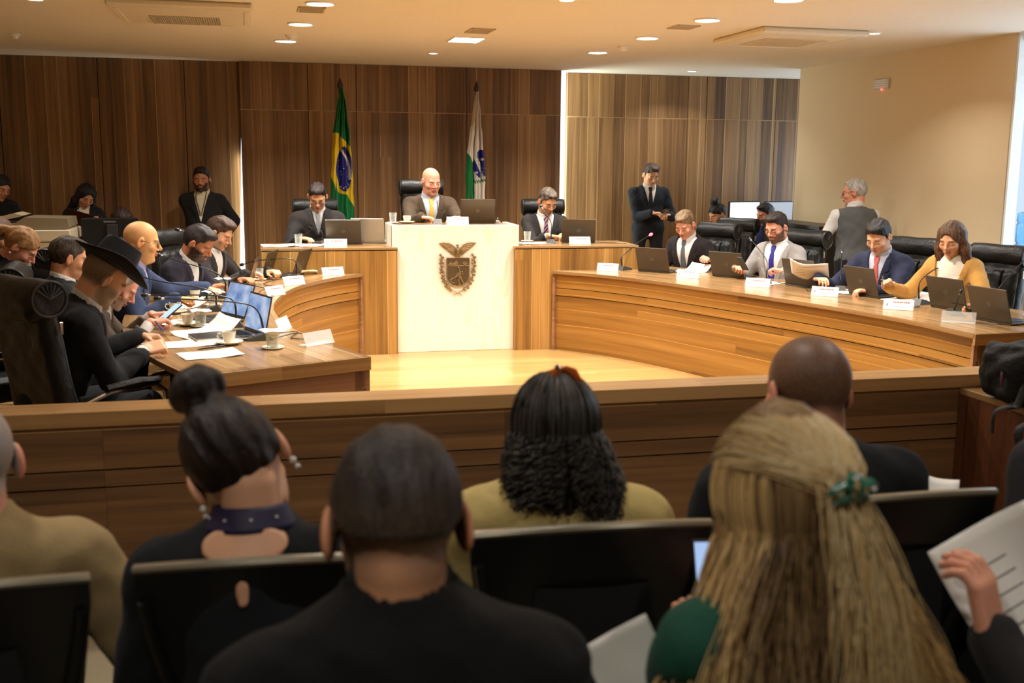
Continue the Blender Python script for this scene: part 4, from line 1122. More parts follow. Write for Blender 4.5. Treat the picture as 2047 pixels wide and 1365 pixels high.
# ------------------------------------------------------------------ audience chair
SHELL = plain('black_chair_shell', (.006, .006, .006), .35, bmp=.05)
RIM = plain('chair_rim_polished', lin(150, 142, 122), .28, .5)
MESHC = plain('black_chair_mesh', (.008, .008, .008), .8, bmp=.5, bscale=400)
def audience_chair():
    t = empty('audience_chair', (0, 0, 0), 0, 'black chair', 'chair')
    def surf(x, z):
        f = (z-.5)/.5; return -.235-.09*f+ .55*x*x*(.4+.6*f)
    W = lambda z: .235*(.62+.38*min(1, max(0, (z-.45)/.5))**.7)
    def topz(x): return 1.0-.28*x*x+.0*x
    nu, nv = 25, 22; A = []; B = []
    for i in range(nu):
        for j in range(nv):
            z0 = .47+.0; u = -1+2*i/(nu-1); zz = z0+(1.0-z0)*j/(nv-1); x = u*W(zz); zz = z0+(topz(x)-z0)*j/(nv-1); y = surf(x, zz); A.append((x, y, zz)); B.append((x, y-.022, zz))
    b = MB(); b.grid(A, nu, nv); b.grid(B, nu, nv); me = b.mesh('b', False)
    for k in range(nu*nv): pass
    # rim faces
    n = nu*nv; E = [i*nv for i in range(nu)]+[(nu-1)*nv+j for j in range(1, nv)]+[i*nv+nv-1 for i in range(nu-2, -1, -1)]+[j for j in range(nv-2, 0, -1)]
    vs = A+B; fs = [[E[k], E[(k+1) % len(E)], n+E[(k+1) % len(E)], n+E[k]] for k in range(len(E))]; b.add(vs, fs)
    b.build('backrest', SHELL, t, True)
    b = MB(); b.tube([(x, surf(x, topz(x))-.012, topz(x)+.002) for x in [W(1.)*(-1+k/12) for k in range(25)]], .013, 8, flat=.7); b.build('top_rim', RIM, t, True)
    for s in (-1, 1):
        pts = []
        for k in range(17):
            f = k/16; a = f*pi/2; x = s*(.215*(1-sin(a))**1.0*.86+.03+ .0); x = s*(.03+.19*(cos(a))); z = .5+.44*(1-(1-sin(a))) if False else .93-.40*(1-cos(a))**.0*sin(a)**1.6
            pts.append((x, surf(x, z)-.03, z))
        MB().tube(pts, .011, 8).build('rib', SHELL, t, True)
    b = MB(); P = []
    for i in range(13):
        for j in range(8):
            u = -1+2*i/12; x = u*.15*(1-.25*j/7); z = .6+.28*j/7; P.append((x, surf(x, z)-.026-.01*(1-u*u), z))
    MB().grid(P, 13, 8).build('back_panel', MESHC, t, True)
    F = box_field((-.27, -.27, .38), (.27, .27, .52), .012); F.add(rbox((0, .0, .45), (.235, .23, .035), .03), .01); link_mesh('seat', F.mesh('seat'), MESHC, t)
    for sx in (-1, 1):
        for sy in (-1, 1): MB().tube([(sx*.2, sy*.18, .43), (sx*.225, sy*.21, .0)], .012, 8).build('leg', BLK, t, True)
        MB().tube([(sx*.22, -.2, .45), (sx*.25, -.2, .62), (sx*.255, .0, .66), (sx*.25, .15, .64)], .012, 8).build('armrest', SHELL, t, True)
    return t
AC = audience_chair(); _acn = [0]
def achair(x, y, face, label, sc=1., z=0):
    o = place(AC, _acn[0], (x, y, z), -RD(face), label, 'black audience chairs'); _acn[0] += 1; o.scale = (sc, 1, 1.035); return o

# ------------------------------------------------------------------ laptops
LID = plain('laptop_lid_grey', lin(86, 78, 66), .32, .55, noise=.03); LOGO = plain('laptop_logo', lin(150, 145, 135), .3, .6); KEYS = plain('laptop_keys', (.012, .012, .013), .5)
SCR_OFF = plain('screen_dark', (.01, .01, .012), .12)
def screen_lit():
    m, nt, b = newmat('screen_lit'); tc = nd(nt, 'ShaderNodeTexCoord'); sp = nd(nt, 'ShaderNodeSeparateXYZ'); L(nt, tc.outputs['Object'], sp.inputs[0])
    n = nd(nt, 'ShaderNodeTexNoise'); n.inputs['Scale'].default_value = 9; n.inputs['Detail'].default_value = 2; L(nt, tc.outputs['Object'], n.inputs['Vector'])
    c = ramp(nt, n.outputs[0], [(.3, lin(104, 138, 200)), (.5, lin(160, 186, 226)), (.65, lin(205, 216, 236))])
    b.inputs['Base Color'].default_value = (.01, .01, .01, 1); L(nt, c, b.inputs['Emission Color']); b.inputs['Emission Strength'].default_value = .8; b.inputs['Roughness'].default_value = .2
    return m
SCR_ON = screen_lit()
def laptop(lit=False, lidmat=None, open_=108, logo=True, sx=1.):
    """screen faces the user at +Y... the back of the lid looks towards -Y"""
    t = empty('laptop', (0, 0, 0), 0, 'laptop', 'laptop'); W, D = .33*sx, .228
    bb = MB().box((0, D/2, .009), (W, D, .016), bev=.004).build('base', lidmat or LID, t)
    b = MB()
    for r in range(5):
        for c in range(14): b.box((-W/2+.03+(W-.06)*(c+.5)/14, .045+.018*r, .0185), ((W-.06)/14-.003, .015, .003))
    b.box((0, D-.05, .0178), (.1, .055, .0012)); b.build('keyboard', KEYS, bb)
    M = Matrix.Translation((0, .002, .015)) @ Matrix.Rotation(RD(open_-90), 4, 'X')
    b = MB(); b.M = M; b.box((0, 0, D/2), (W, .007, D), bev=.003); lid = b.build('lid', lidmat or LID, t)
    b = MB(); b.M = M; b.box((0, .0042, D/2+.004), (W-.02, .002, D-.03)); b.build('screen', SCR_ON if lit else SCR_OFF, lid)
    if logo:
        b = MB(); b.M = M; b.tube([(.016*cos(a), -.0042, D/2+.016*sin(a)) for a in [2*pi*k/24 for k in range(24)]], .0011, 5, closed=True)
        o = b.build('logo_ring', LOGO, lid)
        textmesh('logo_letters', 'DELL', .0115, LOGO, lid, M @ Matrix.Translation((0, -.0044, D/2)) @ Matrix.Rotation(pi/2, 4, 'X'))
    return t
LAP = laptop(); _lpn = [0]
def put_laptop(x, y, z, face, label):
    """face: direction the lid's back looks at"""
    o = place(LAP, _lpn[0], (x, y, z), -RD(face)+pi, label, 'dark laptops on the desks'); _lpn[0] += 1; return o

# ------------------------------------------------------------------ microphones
MICB = plain('microphone_base_plastic', lin(58, 55, 46), .45); RED = plain('microphone_ring_lit', (.9, .05, .06), emit=5, ecol=(1, .08, .12)); SILV = plain('brushed_silver', (.55, .54, .5), .3, .9)
def microphone(pts, label, loc, face, lit=False):
    t = empty('gooseneck_microphone', loc, -RD(face), label, 'microphone', 'gooseneck microphones on the desks')
    b = MB(); hw, d = .045, .075   # wedge base
    v = [(-hw, -d, 0), (hw, -d, 0), (hw, d, 0), (-hw, d, 0), (-hw*.8, -d*.6, .042), (hw*.8, -d*.6, .042), (hw*.9, d*.85, .016), (-hw*.9, d*.85, .016)]
    b.add(v, [[3, 2, 1, 0], [4, 5, 6, 7], [0, 1, 5, 4], [1, 2, 6, 5], [2, 3, 7, 6], [3, 0, 4, 7]]); bs = b.build('base', MICB, t)
    b = MB()
    for k in range(3): b.box((-.02+.02*k, .03, .0285), (.012, .012, .006))
    b.build('button', SILV, bs)
    P = arcpts([(0, -.03, .04)]+pts, 18); MB().tube(P, [.0065 if k < 4 else .0042 for k in range(len(P))], 7).build('gooseneck', BLK, t, True)
    e = P[-1]; d_ = (P[-1]-P[-3]).normalized(); m = frame(e, e+d_)
    MB().lathe([(.004, -.004), (.006, .0), (.0075, .008), (.0075, .012)], 12, m).build('collar', RED if lit else SILV, t, True)
    MB().lathe([(.0075, .012), (.0135, .02), (.0145, .034), (.012, .047), (.0001, .053)], 14, m).build('windscreen', RED if lit == 2 else BLK, t, True)
    return t

# ------------------------------------------------------------------ crockery, glasses
def thin_glass(name, tint, k):
    m, nt, b = newmat(name); out = [n for n in nt.nodes if n.type == 'OUTPUT_MATERIAL'][0]
    tr = nd(nt, 'ShaderNodeBsdfTransparent'); tr.inputs[0].default_value = (*tint, 1); b.inputs['Base Color'].default_value = (.9, .92, .9, 1); b.inputs['Roughness'].default_value = .05
    fr = nd(nt, 'ShaderNodeLayerWeight'); fr.inputs[0].default_value = .35; mx = nd(nt, 'ShaderNodeMixShader')
    L(nt, mth(nt, 'ADD', mth(nt, 'MULTIPLY', fr.outputs[1], .6), k), mx.inputs[0]); L(nt, tr.outputs[0], mx.inputs[1]); L(nt, b.outputs[0], mx.inputs[2]); L(nt, mx.outputs[0], out.inputs[0]); return m
GLASS = thin_glass('clear_glass', (.94, .95, .93), .08); ACRYL = thin_glass('acrylic_sheet', (.92, .9, .85), .22)
CHINA = plain('white_china', lin(236, 228, 208), .18, coat=.2); PAPER = plain('white_paper', lin(244, 240, 230), .8, noise=.02); NAPK = plain('white_napkin', lin(248, 246, 240), .9)
INK = plain('print_grey', lin(120, 112, 110), .8); COFFEE = plain('coffee', (.03, .012, .005), .1)
def cup():
    t = empty('coffee_cup', (0, 0, 0), 0, 'white coffee cup', 'cup')
    MB().lathe([(.0001, .006), (.03, .006), (.062, .014), (.074, .02), (.076, .018), (.06, .008), (.036, .0), (.0001, .0)][::-1], 28).build('saucer', CHINA, t, True)
    MB().lathe([(.0001, .012), (.022, .012), (.027, .018), (.036, .05), (.039, .072), (.0365, .072), (.033, .05), (.024, .02), (.0001, .018)], 28).build('bowl', CHINA, t, True)
    MB().tube([(-.036, 0, .06), (-.056, 0, .062), (-.062, 0, .045), (-.052, 0, .03), (-.032, 0, .028)], .0042, 8).build('cup_handle', CHINA, t, True)
    MB().lathe([(.034, .058), (.0001, .058)], 24).build('coffee', COFFEE, t); return t
CUP = cup(); _cn = [0]
def put_cup(x, y, z, rz, lab): o = place(CUP, _cn[0], (x, y, z), rz, lab, 'white coffee cups on saucers'); _cn[0] += 1
def tumbler(lid=True):
    t = empty('water_glass', (0, 0, 0), 0, 'water glass', 'glass')
    MB().lathe([(.0001, .004), (.05, .005), (.06, .011), (.061, .009), (.05, .0), (.0001, .0)][::-1], 24).build('coaster', CHINA, t, True)
    MB().lathe([(.0001, .006), (.03, .006), (.036, .1), (.034, .1), (.0285, .014), (.0001, .014)], 24).build('tumbler', GLASS, t, True)
    MB().lathe([(.0001, .0145), (.028, .0145), (.0325, .07), (.0001, .07)], 20).build('water', GLASS, t, True)
    if lid:
        b = MB(); P = []
        for i in range(9):
            for j in range(9):
                x, y = -.06+.015*i, -.06+.015*j; P.append((x, y, .103+.004*sin(x*60)*cos(y*50)-.12*max(0, hypot(x, y)-.045)))
        o = b.grid(P, 9, 9).build('paper_cover', NAPK, t, True); md = o.modifiers.new('t', 'SOLIDIFY'); md.thickness = .0015
    return t
TUM = tumbler(); _tn = [0]
def put_glass(x, y, z, rz, lab): o = place(TUM, _tn[0], (x, y, z), rz, lab, 'water glasses covered with paper'); _tn[0] += 1
TUM2 = tumbler(False); _t2 = [0]
def put_glass2(x, y, z, rz, lab): o = place(TUM2, _t2[0], (x, y, z), rz, lab, 'water glasses without a cover'); _t2[0] += 1
def nameplate(x, y, z, face, label, card=True, w=.20, h=.076, sc=1.):
    t = empty('name_plate', (x, y, z), -RD(face)+pi, label, 'name plate', 'name plates in clear holders' if card else 'empty clear name plate holders'); w *= sc; h *= sc
    tilt = Matrix.Rotation(RD(-24), 4, 'X')
    b = MB(); b.M = tilt; b.box((0, 0, h/2), (w+.008, .004, h+.004)); 
    b2 = MB(); b2.M = b.M
    b.M = Matrix.Identity(4); b.box((0, .03, .002), (w, .075, .003))
    b.build('holder', ACRYL, t)
    if card:
        b2.box((0, -.0032, h/2), (w, .0012, h)); c = b2.build('card', PAPER, t)
        b = MB(); b.M = tilt; xx = -w*.2
        random.seed(int(abs(x*100+y*10)))
        while xx < w*.3: l = random.uniform(.006, .016); b.box((xx+l/2, -.0042, h*.72), (l, .0006, h*.12)); xx += l+.003
        b.build('printed_name', plain('print_red_brown', lin(150, 96, 84), .8), c)
        b = MB(); b.M = tilt
        for k in range(3): b.box((-w*.38, -.0042, h*(.35+.1*k)), (.012-.003*abs(k-1), .0006, h*.07))
        b.box((w*.05, -.0042, h*.3), (w*.4, .0006, h*.03)); b.build('printed_crest', INK, c)
    return t
def sheet(name, loc, rz, w, h, label, curl=.0, cat='paper', group=None, mat=None, lines=0, tilt=None, n=12):
    t = MB(); P = []
    for i in range(n):
        for j in range(n):
            x = -w/2+w*i/(n-1); y = -h/2+h*j/(n-1); u = i/(n-1); v = j/(n-1)
            P.append((x, y, .002+curl*(max(0, u-.55)**2*2.2+.5*max(0, v-.6)**2)+.0015*sin(9*u+7*v)))
    o = t.grid(P, n, n).build(name, mat or PAPER, None, True, angle=None); md = o.modifiers.new('t', 'SOLIDIFY'); md.thickness = .0012 if curl < .9 else .003; md.offset = 1
    o.location = loc; o.rotation_euler = tilt or (0, 0, rz); tag(o, label, cat, group)
    if lines:
        b = MB()
        for k in range(lines): b.box((-w*.05+.01*(k % 3), h*.35-h*.7*k/lines, .0052), (w*.7, .003, .0004))
        b.build('printed_lines', INK, o)
    return o
def cable(pts, label, r=.003, mat=None):
    o = MB().tube(arcpts(pts, 40), r, 6).build('cable', mat or BLK, None, True); tag(o, label, 'cable', 'cables on the desks'); return o
# ------------------------------------------------------------------ the people
BLACKW = cloth('black_wool', (.010, .010, .011)); CHAR = cloth('charcoal_wool', lin(46, 42, 40)); BROWNW = cloth('brown_wool', lin(72, 58, 42)); NAVY = cloth('navy_wool', lin(40, 44, 66))
NAVYD = cloth('dark_navy_wool', lin(34, 30, 40)); BLUEJ = cloth('slate_blue_wool', lin(54, 66, 94)); GREYS = cloth('light_grey_wool', lin(150, 144, 140)); MUST = cloth('mustard_wool', lin(196, 146, 76), .9)
GREYV = cloth('grey_knit', lin(98, 100, 100), .95, bs=300, bmp=.5); IVORY = cloth('ivory_knit', lin(236, 226, 206)); BEIGEC = cloth('beige_jacket', lin(158, 134, 92)); CREAMT = cloth('pale_yellow_top', lin(196, 172, 108))
GREEN = cloth('dark_green_knit', lin(24, 72, 56)); BLKNIT = cloth('black_knit', (.012, .013, .015), .95); TAUPE = cloth('brown_grey_tweed', lin(78, 66, 54)); LBLUE = cloth('pale_blue_shirt', lin(190, 194, 206), .7)
LILAC = cloth('lilac_shirt', lin(170, 165, 200), .7); BLKC = cloth('black_coat', (.014, .014, .015), .95, bmp=.5)
T_ = dict(fair=lin(222, 168, 130), mid=lin(205, 148, 108), tan=lin(184, 124, 86), pink=lin(222, 156, 126), warm=lin(226, 170, 112), dk=lin(170, 112, 74))
def pad(x0, y0, z0, x1, y1, z1, thin): pass
def stripes(name, a, b_, f=90):
    m, nt, b = newmat(name); tc = nd(nt, 'ShaderNodeTexCoord'); sp = nd(nt, 'ShaderNodeSeparateXYZ'); L(nt, tc.outputs['Object'], sp.inputs[0])
    v = mth(nt, 'SINE', mth(nt, 'MULTIPLY', mth(nt, 'ADD', sp.outputs[0], mth(nt, 'MULTIPLY', sp.outputs[2], .8)), f*2))
    L(nt, mixc(nt, mth(nt, 'GREATER_THAN', v, .35), a, b_), b.inputs['Base Color']); b.inputs['Roughness'].default_value = .5; return m
W3 = lambda w, d=(0, 0, 0), **k: dict(w=w, d=d, **k)
PE = {}
# at the president's table
PE['glasses'] = person(180, (.60, 10.70, 1.40), 'person in dark suit and navy sweater with glasses, seated left of the marble podium', lean=12, hpitch=34, hyaw=4, base=.2, s=1.08, hs=1.1, broad=1.1,
    hands=dict(R=W3((.42, 10.42, 1.02), (.75, -.5, -.1), curl=.7, up=(0, 0, 1)), L=W3((.82, 10.38, 1.02), (-.8, -.35, -.1), curl=.8)), tone=T_['fair'], hair='quiff', haircol=lin(34, 24, 20), gls=True, jc=CHAR, sc=cloth('pale_shirt', lin(220, 218, 214)), tc=cloth('grey_tie', lin(150, 152, 158), .6), vee=.3)
PE['president'] = person(180, (1.72, 10.66, 1.555), 'bald person in brown suit with gold tie, seated behind the marble podium', lean=10, hpitch=16, hyaw=-14, base=.4, s=1.08, hs=1.12, broad=1.12, fat=.6,
    hands=dict(R=W3((1.56, 10.22, 1.225), (.8, -.3, -.1), curl=.7), L=W3((1.93, 10.22, 1.225), (-.75, -.3, -.1), curl=.5)), tone=T_['pink'], hair=None, brow=.35, browc=lin(170, 140, 115), jc=BROWNW, sc=LBLUE, tc=cloth('gold_tie', lin(205, 172, 80), .5), buzz=lambda x, y, z, n: (.35*sstep(.055, .07, np.abs(x))*(z < .05)*(y < .03)*(z > -.05)+.3*(y < -.06)*(z < .05)*(z > -.05), lin(190, 170, 150)))
PE['striped'] = person(186, (2.93, 10.68, 1.355), 'person in dark suit with striped tie, seated right of the marble podium', lean=12, hpitch=30, hyaw=-20, base=.2, s=1.06, hs=1.1,
    hands=dict(R=W3((2.86, 10.34, 1.03), (.85, -.25, -.1), curl=.6), L=W3((3.06, 10.34, 1.05), (-.7, -.5, -.1), curl=.7)), tone=T_['mid'], hair='short', haircol=lin(48, 38, 32), haircol2=lin(120, 105, 90), hairvol=.004, jc=CHAR, tc=stripes('striped_tie', lin(50, 30, 60), lin(190, 120, 130)))
PE['bearded'] = person(186, (-.56, 12.28, 1.53), 'bearded person in black coat with lanyard, standing against the left wood wall', stand=True, lean=0, hpitch=6, base=0, s=1.0, hs=1.12, broad=1.14, tone=T_['tan'], beard=1, eyes='open',
    hair='short', haircol=lin(30, 22, 20), hands=dict(R=W3((-.42, 12.42, .88), (.6, .3, -.4), curl=.5), L=W3((-.36, 12.42, .86), (-.6, .3, -.4), curl=.5)), jc=BLKC, sc=cloth('cream_shirt', lin(220, 208, 176)), vee=.18, fat=.4)
PE['guard'] = person(190, (4.66, 12.28, 1.615), 'person in black suit and black tie standing at the back right wall with a phone', stand=True, lean=0, hpitch=26, hyaw=-14, s=1.02, hs=1.1, broad=1.1, tone=T_['fair'],
    hair='side', haircol=lin(58, 42, 34), hands=dict(R=W3((4.60, 12.02, 1.17), (.75, -.5, .05), curl=.75), L=W3((4.80, 12.02, 1.15), (-.6, -.5, .0), curl=.8)), jc=cloth('black_blue_suit', lin(24, 28, 36)), tc=cloth('black_tie', (.012, .012, .014), .5), vee=.2)
PE['vest'] = person(8, (5.68, 9.42, 1.49), 'grey haired person in grey vest and white shirt, back turned, by the beige wall', stand=True, lean=5, hpitch=10, hyaw=-62, s=1.03, hs=1.1, broad=1.08, fat=.3, tone=T_['pink'],
    hair='recede', haircol=lin(150, 146, 140), haircol2=lin(205, 200, 192), hands=dict(L=W3((5.48, 9.72, 1.0), (.3, .9, -.1), curl=.5), R=W3((5.86, 9.72, 1.02), (-.2, .9, -.1), curl=.5)), outfit='vest', jc=GREYV, gls=True)
PE['wall_woman'] = person(150, (-2.56, 12.1, 1.445), 'dark haired person in black at the far left edge beside the printer', stand=True, lean=4, hpitch=25, hyaw=-15, hroll=-8, s=.95, hs=1.06, fem=True, hair='pony', haircol=lin(18, 14, 13), outfit='sweater', jc=BLKC, tone=T_['mid'],
    hands=dict(L=W3((-2.3, 11.85, 1.0), (-.6, -.6, 0), curl=.6), R=W3((-2.6, 11.8, 1.0), (.6, -.6, 0), curl=.6)))
PE['clip_woman'] = person(168, (-1.735, 12.1, 1.36), 'long haired person in black blazer writing on a clipboard against the left wall', stand=True, lean=4, hpitch=34, hyaw=-12, hroll=-14, s=.93, hs=1.06, fem=True, hair='long', haircol=lin(16, 12, 12), outfit='blazer', jc=BLACKW, sc=IVORY, tone=T_['mid'], vee=.24,
    hands=dict(L=W3((-1.58, 11.80, 1.15), (-.8, -.3, .1), curl=.8), R=W3((-1.90, 11.80, 1.11), (.7, -.3, 0), curl=.7)))
PE['monitor'] = person(185, (-1.29, 11.3, 1.135), 'brown haired person hidden behind the black monitor at left, only forehead showing', lean=14, hpitch=24, s=.95, fem=True, hair='long', haircol=lin(44, 26, 22), outfit='sweater', jc=BLKC, tone=T_['fair'], hs=1.1)
PE['bun_back'] = person(262, (5.31, 11.75, 1.165), 'person with dark hair in a top bun behind the chair at right', lean=10, hpitch=28, s=.95, fem=True, hair='bun', haircol=lin(16, 13, 13), outfit='sweater', jc=BLKC, hs=1.05)
PE['screen'] = person(262, (5.98, 11.86, 1.155), 'dark haired person seated at the bright monitors behind the grey suit', lean=8, hpitch=16, s=1, hair='short', haircol=lin(30, 22, 20), outfit='sweater', jc=cloth('blue_sweater', lin(30, 40, 90)), tone=T_['pink'], hs=1.08)
# right desk
PE['grey_tie'] = person(236, (4.07, 9.75, 1.17), "brown haired person in dark suit with grey tie at the right desk's far end", lean=14, hpitch=34, hyaw=-6, s=1.05, hs=1.1, tone=T_['pink'],
    hands=dict(L=W3((4.17, 9.36, .86), (-.6, -.5, .2), curl=1.1, up=(.3, -.3, 1)), R=W3((3.78, 9.78, .79), (.1, -.9, 0), curl=.6)), hair='short', haircol=lin(92, 68, 44), haircol2=lin(140, 112, 80), jc=cloth('dark_brown_black', lin(32, 25, 26)), tc=cloth('slate_tie', lin(92, 92, 96), .5), vee=.1)
PE['grey_suit'] = person(240, (4.50, 8.70, 1.20), 'bearded person in light grey suit and blue tie with glasses looking at a phone', lean=8, hpitch=22, hyaw=2, s=1.05, hs=1.1, broad=1.05, fat=.3, tone=T_['pink'], beard=.8,
    hands=dict(L=W3((4.40, 8.34, .85), (-.75, .45, .15), curl=.9), R=W3((4.14, 8.72, .85), (-.1, -.9, .1), curl=.9)), hair='quiff', haircol=lin(32, 22, 18), gls=plain('dark_red_frame', lin(60, 22, 26), .3), jc=GREYS, tc=cloth('royal_blue_tie', lin(48, 44, 130), .5), vee=.08)
PE['navy_suit'] = person(238, (4.85, 7.64, 1.19), 'dark haired person in navy suit and coral tie reading a sheet of paper', lean=14, hpitch=32, hyaw=2, s=1.06, hs=1.1, broad=1.05, tone=T_['fair'], fat=.2,
    hands=dict(L=W3((4.62, 7.32, .80), (-.8, .3, .0), curl=.6), R=W3((4.42, 7.80, .84), (-.1, -.9, .1), curl=.5)), hair='side', haircol=lin(26, 20, 17), hairvol=.004, jc=NAVY, sc=LBLUE, tc=cloth('coral_tie', lin(190, 96, 90), .5), vee=.2)
PE['mustard'] = person(238, (4.96, 6.86, 1.225), 'long haired woman in mustard blazer and white turtleneck holding a pen', lean=8, hpitch=24, hyaw=2, s=1.0, hs=1.06, fem=True, tone=T_['fair'], lip=lin(160, 60, 60),
    hands=dict(L=W3((4.86, 6.36, .80), (-.7, .5, 0), curl=.6), R=W3((4.60, 7.1, .86), (-.35, -.45, .35), curl=1.1, up=(-.4, .3, .8))), hair='bob', haircol=lin(58, 36, 26), haircol2=lin(118, 84, 58), outfit='blazer', jc=MUST, sc=IVORY, vee=.05)
# left desk
PE['hat'] = person(74, (-.735, 5.55, 1.165), 'grey bearded person in black suit and black hat at the near left desk end', lean=24, hpitch=38, hyaw=-4, hroll=0, s=1.05, hs=1.12, broad=1.05, fat=.3, tone=T_['fair'],
    hands=dict(L=W3((-.62, 5.98, .815), (.85, .1, -.1), curl=1.0, up=(0, .2, 1)), R=W3((-.56, 5.60, .80), (.85, .35, .15), curl=1.3, up=(0, -.6, .8))), hair=None, jc=BLACKW, vee=.2,
    buzz=lambda x, y, z, n: (sstep(-.06, -.03, z)*sstep(-.005, -.02, y-.25*(z+.02))*(.75+.25*n)*(1-sstep(.083, .086, np.abs(x))*0), lin(120, 102, 78)), beard=.85, beardc=lin(176, 160, 140), res=.0045)
PE['phone'] = person(88, (-.77, 6.42, 1.04), 'white bearded person in tweed jacket bent over a phone behind the hat wearer', lean=34, hpitch=44, hyaw=2, s=1.02, hs=1.08, tone=T_['pink'], beard=.8, beardc=lin(200, 188, 172),
    hands=dict(L=W3((-.62, 6.66, .83), (.9, -.25, .1), curl=.9), R=W3((-.60, 6.34, .83), (.85, .3, .1), curl=.9)), hair='recede', haircol=lin(130, 112, 92), haircol2=lin(180, 168, 150), jc=TAUPE)
PE['collar'] = person(66, (-1.13, 7.05, 1.14), 'dark haired person in dark suit with white collar seen from behind the black hat', lean=6, hpitch=16, hyaw=6, s=1.02, hs=1.08, tone=T_['mid'], hair='short', haircol=lin(40, 30, 24), haircol2=lin(80, 66, 52), jc=cloth('charcoal_green', lin(34, 36, 36)))
PE['bald'] = person(92, (-.75, 7.62, 1.2), 'bald person with glasses in slate blue suit reaching over the papers', lean=20, hpitch=14, hyaw=-6, s=1.08, hs=1.14, broad=1.12, fat=.6, tone=T_['warm'], eyes='down',
    hands=dict(L=W3((-.36, 8.05, .83), (.9, .1, -.25), curl=.3), R=W3((-.52, 7.36, .84), (.8, .25, -.1), curl=1.1)), hair=None, browc=lin(110, 86, 66), jc=BLUEJ, sc=LILAC, gls=True, res=.005)
PE['navy_bent'] = person(112, (-.42, 8.32, 1.13), 'dark haired bearded person in dark navy suit bent over a phone at the left desk', lean=26, hpitch=34, hyaw=-2, s=1.05, hs=1.1, broad=1.08, tone=T_['tan'], beard=.95,
    hands=dict(L=W3((-.13, 8.52, .84), (.7, -.55, .0), curl=.8), R=W3((-.34, 8.08, .83), (.85, .2, .1), curl=.7)), hair='quiff', haircol=lin(24, 18, 18), haircol2=lin(50, 40, 40), hairvol=.004, jc=NAVYD)
PE['far_left'] = person(118, (-.29, 9.12, 1.155), 'brown haired person in dark suit looking down at the far end of the left desk', lean=20, hpitch=32, hyaw=-4, s=1.05, hs=1.1, tone=T_['fair'],
    hands=dict(L=W3((.10, 9.30, .82), (.6, -.7, .0), curl=.8), R=W3((-.08, 8.9, .83), (.9, .0, .1), curl=.7)), hair='side', haircol=lin(50, 34, 26), haircol2=lin(84, 62, 46), jc=CHAR)
PE['blonde_desk'] = person(94, (-1.47, 7.4, 1.185), 'blonde person in black with ponytail and pearl earring, head bowed at the left edge', lean=22, hpitch=44, s=.98, hs=1.06, fem=True, tone=T_['pink'], hair='pony', haircol=lin(132, 92, 52), haircol2=lin(190, 146, 92), outfit='sweater', jc=BLACKW,
    hands=dict(L=W3((-1.05, 7.5, 1.0), (.4, -.1, .8), curl=1.1), R=W3((-1.1, 7.25, .8), (.9, 0, 0), curl=.5)))
PE['brown_edge'] = person(94, (-1.78, 8.2, 1.21), 'brown haired person at the left edge behind the blonde one', lean=12, hpitch=30, s=.98, hs=1.06, fem=True, hair='long', haircol=lin(74, 50, 34), haircol2=lin(100, 72, 52), outfit='sweater', jc=BLACKW)
# audience
def fade(dark, zt, zb, f=.9, tint=0):
    dk = np.array(dark)
    def g(x, y, z, n):
        m = sstep(zb, zt, z+.012*np.sin(x*70)+.01*np.sin(x*33+y*20))*f*(.82+.18*n)
        face = sstep(.045, .03, y-.35*np.maximum(0, z-.05))          # no hair on the face
        ear = 1-sstep(.0795, .082, np.abs(x))
        return m*face*ear, dk
    return g
PE['aud_centre'] = person(2, (.185, 1.47, 1.232), 'person with faded dark haircut in black jacket, centre front of the audience', lean=4, hpitch=20, nk=.42, drop=.045, s=1.12, hs=1.18, broad=1.1, tone=T_['mid'], hair='crop', haircol=lin(26, 20, 17), haircol2=lin(58, 47, 40), jc=cloth('black_heavy_jacket', lin(16, 14, 13), .9, bmp=.4),
    outfit='turtle', res=.0035, cres=.0065, buzz=fade(lin(80, 67, 56), -.01, -.105, .98))
PE['aud_cropped'] = person(-3, (1.248, 2.22, 1.222), 'person with cropped brown hair in black high collar sweater facing the parapet', lean=6, hpitch=14, nk=.6, s=1.12, hs=1.15, broad=1.2, tone=T_['pink'], hair=None, jc=BLKNIT, outfit='turtle', res=.0035, cres=.008, buzz=fade(lin(84, 66, 48), -.03, -.085, .92))
PE['aud_grey'] = person(-12, (-.565, 2.22, 1.155), 'grey haired person in beige jacket at the left edge of the audience', lean=8, hpitch=12, hyaw=-8, nk=.65, s=1.02, hs=1.1, broad=1.12, tone=T_['pink'], hair=None, jc=BEIGEC, outfit='sweater', res=.004, cres=.009, buzz=fade(lin(150, 146, 142), -.03, -.07, .98),
    hands=dict(R=W3((-.33, 2.42, .70), (.1, .9, 0), curl=.6), L=W3((-.6, 2.6, .7), (.3, .8, 0))))
PE['aud_right'] = person(-14, (1.99, 2.14, 1.21), 'person in dark grey jacket leaning forward at the right edge with only shoulder showing', lean=14, side=16, hpitch=20, nk=.7, s=1.12, hs=1.1, broad=1.3, hair='short', jc=cloth('dark_grey_jacket', lin(44, 44, 48)), outfit='sweater', cres=.009)
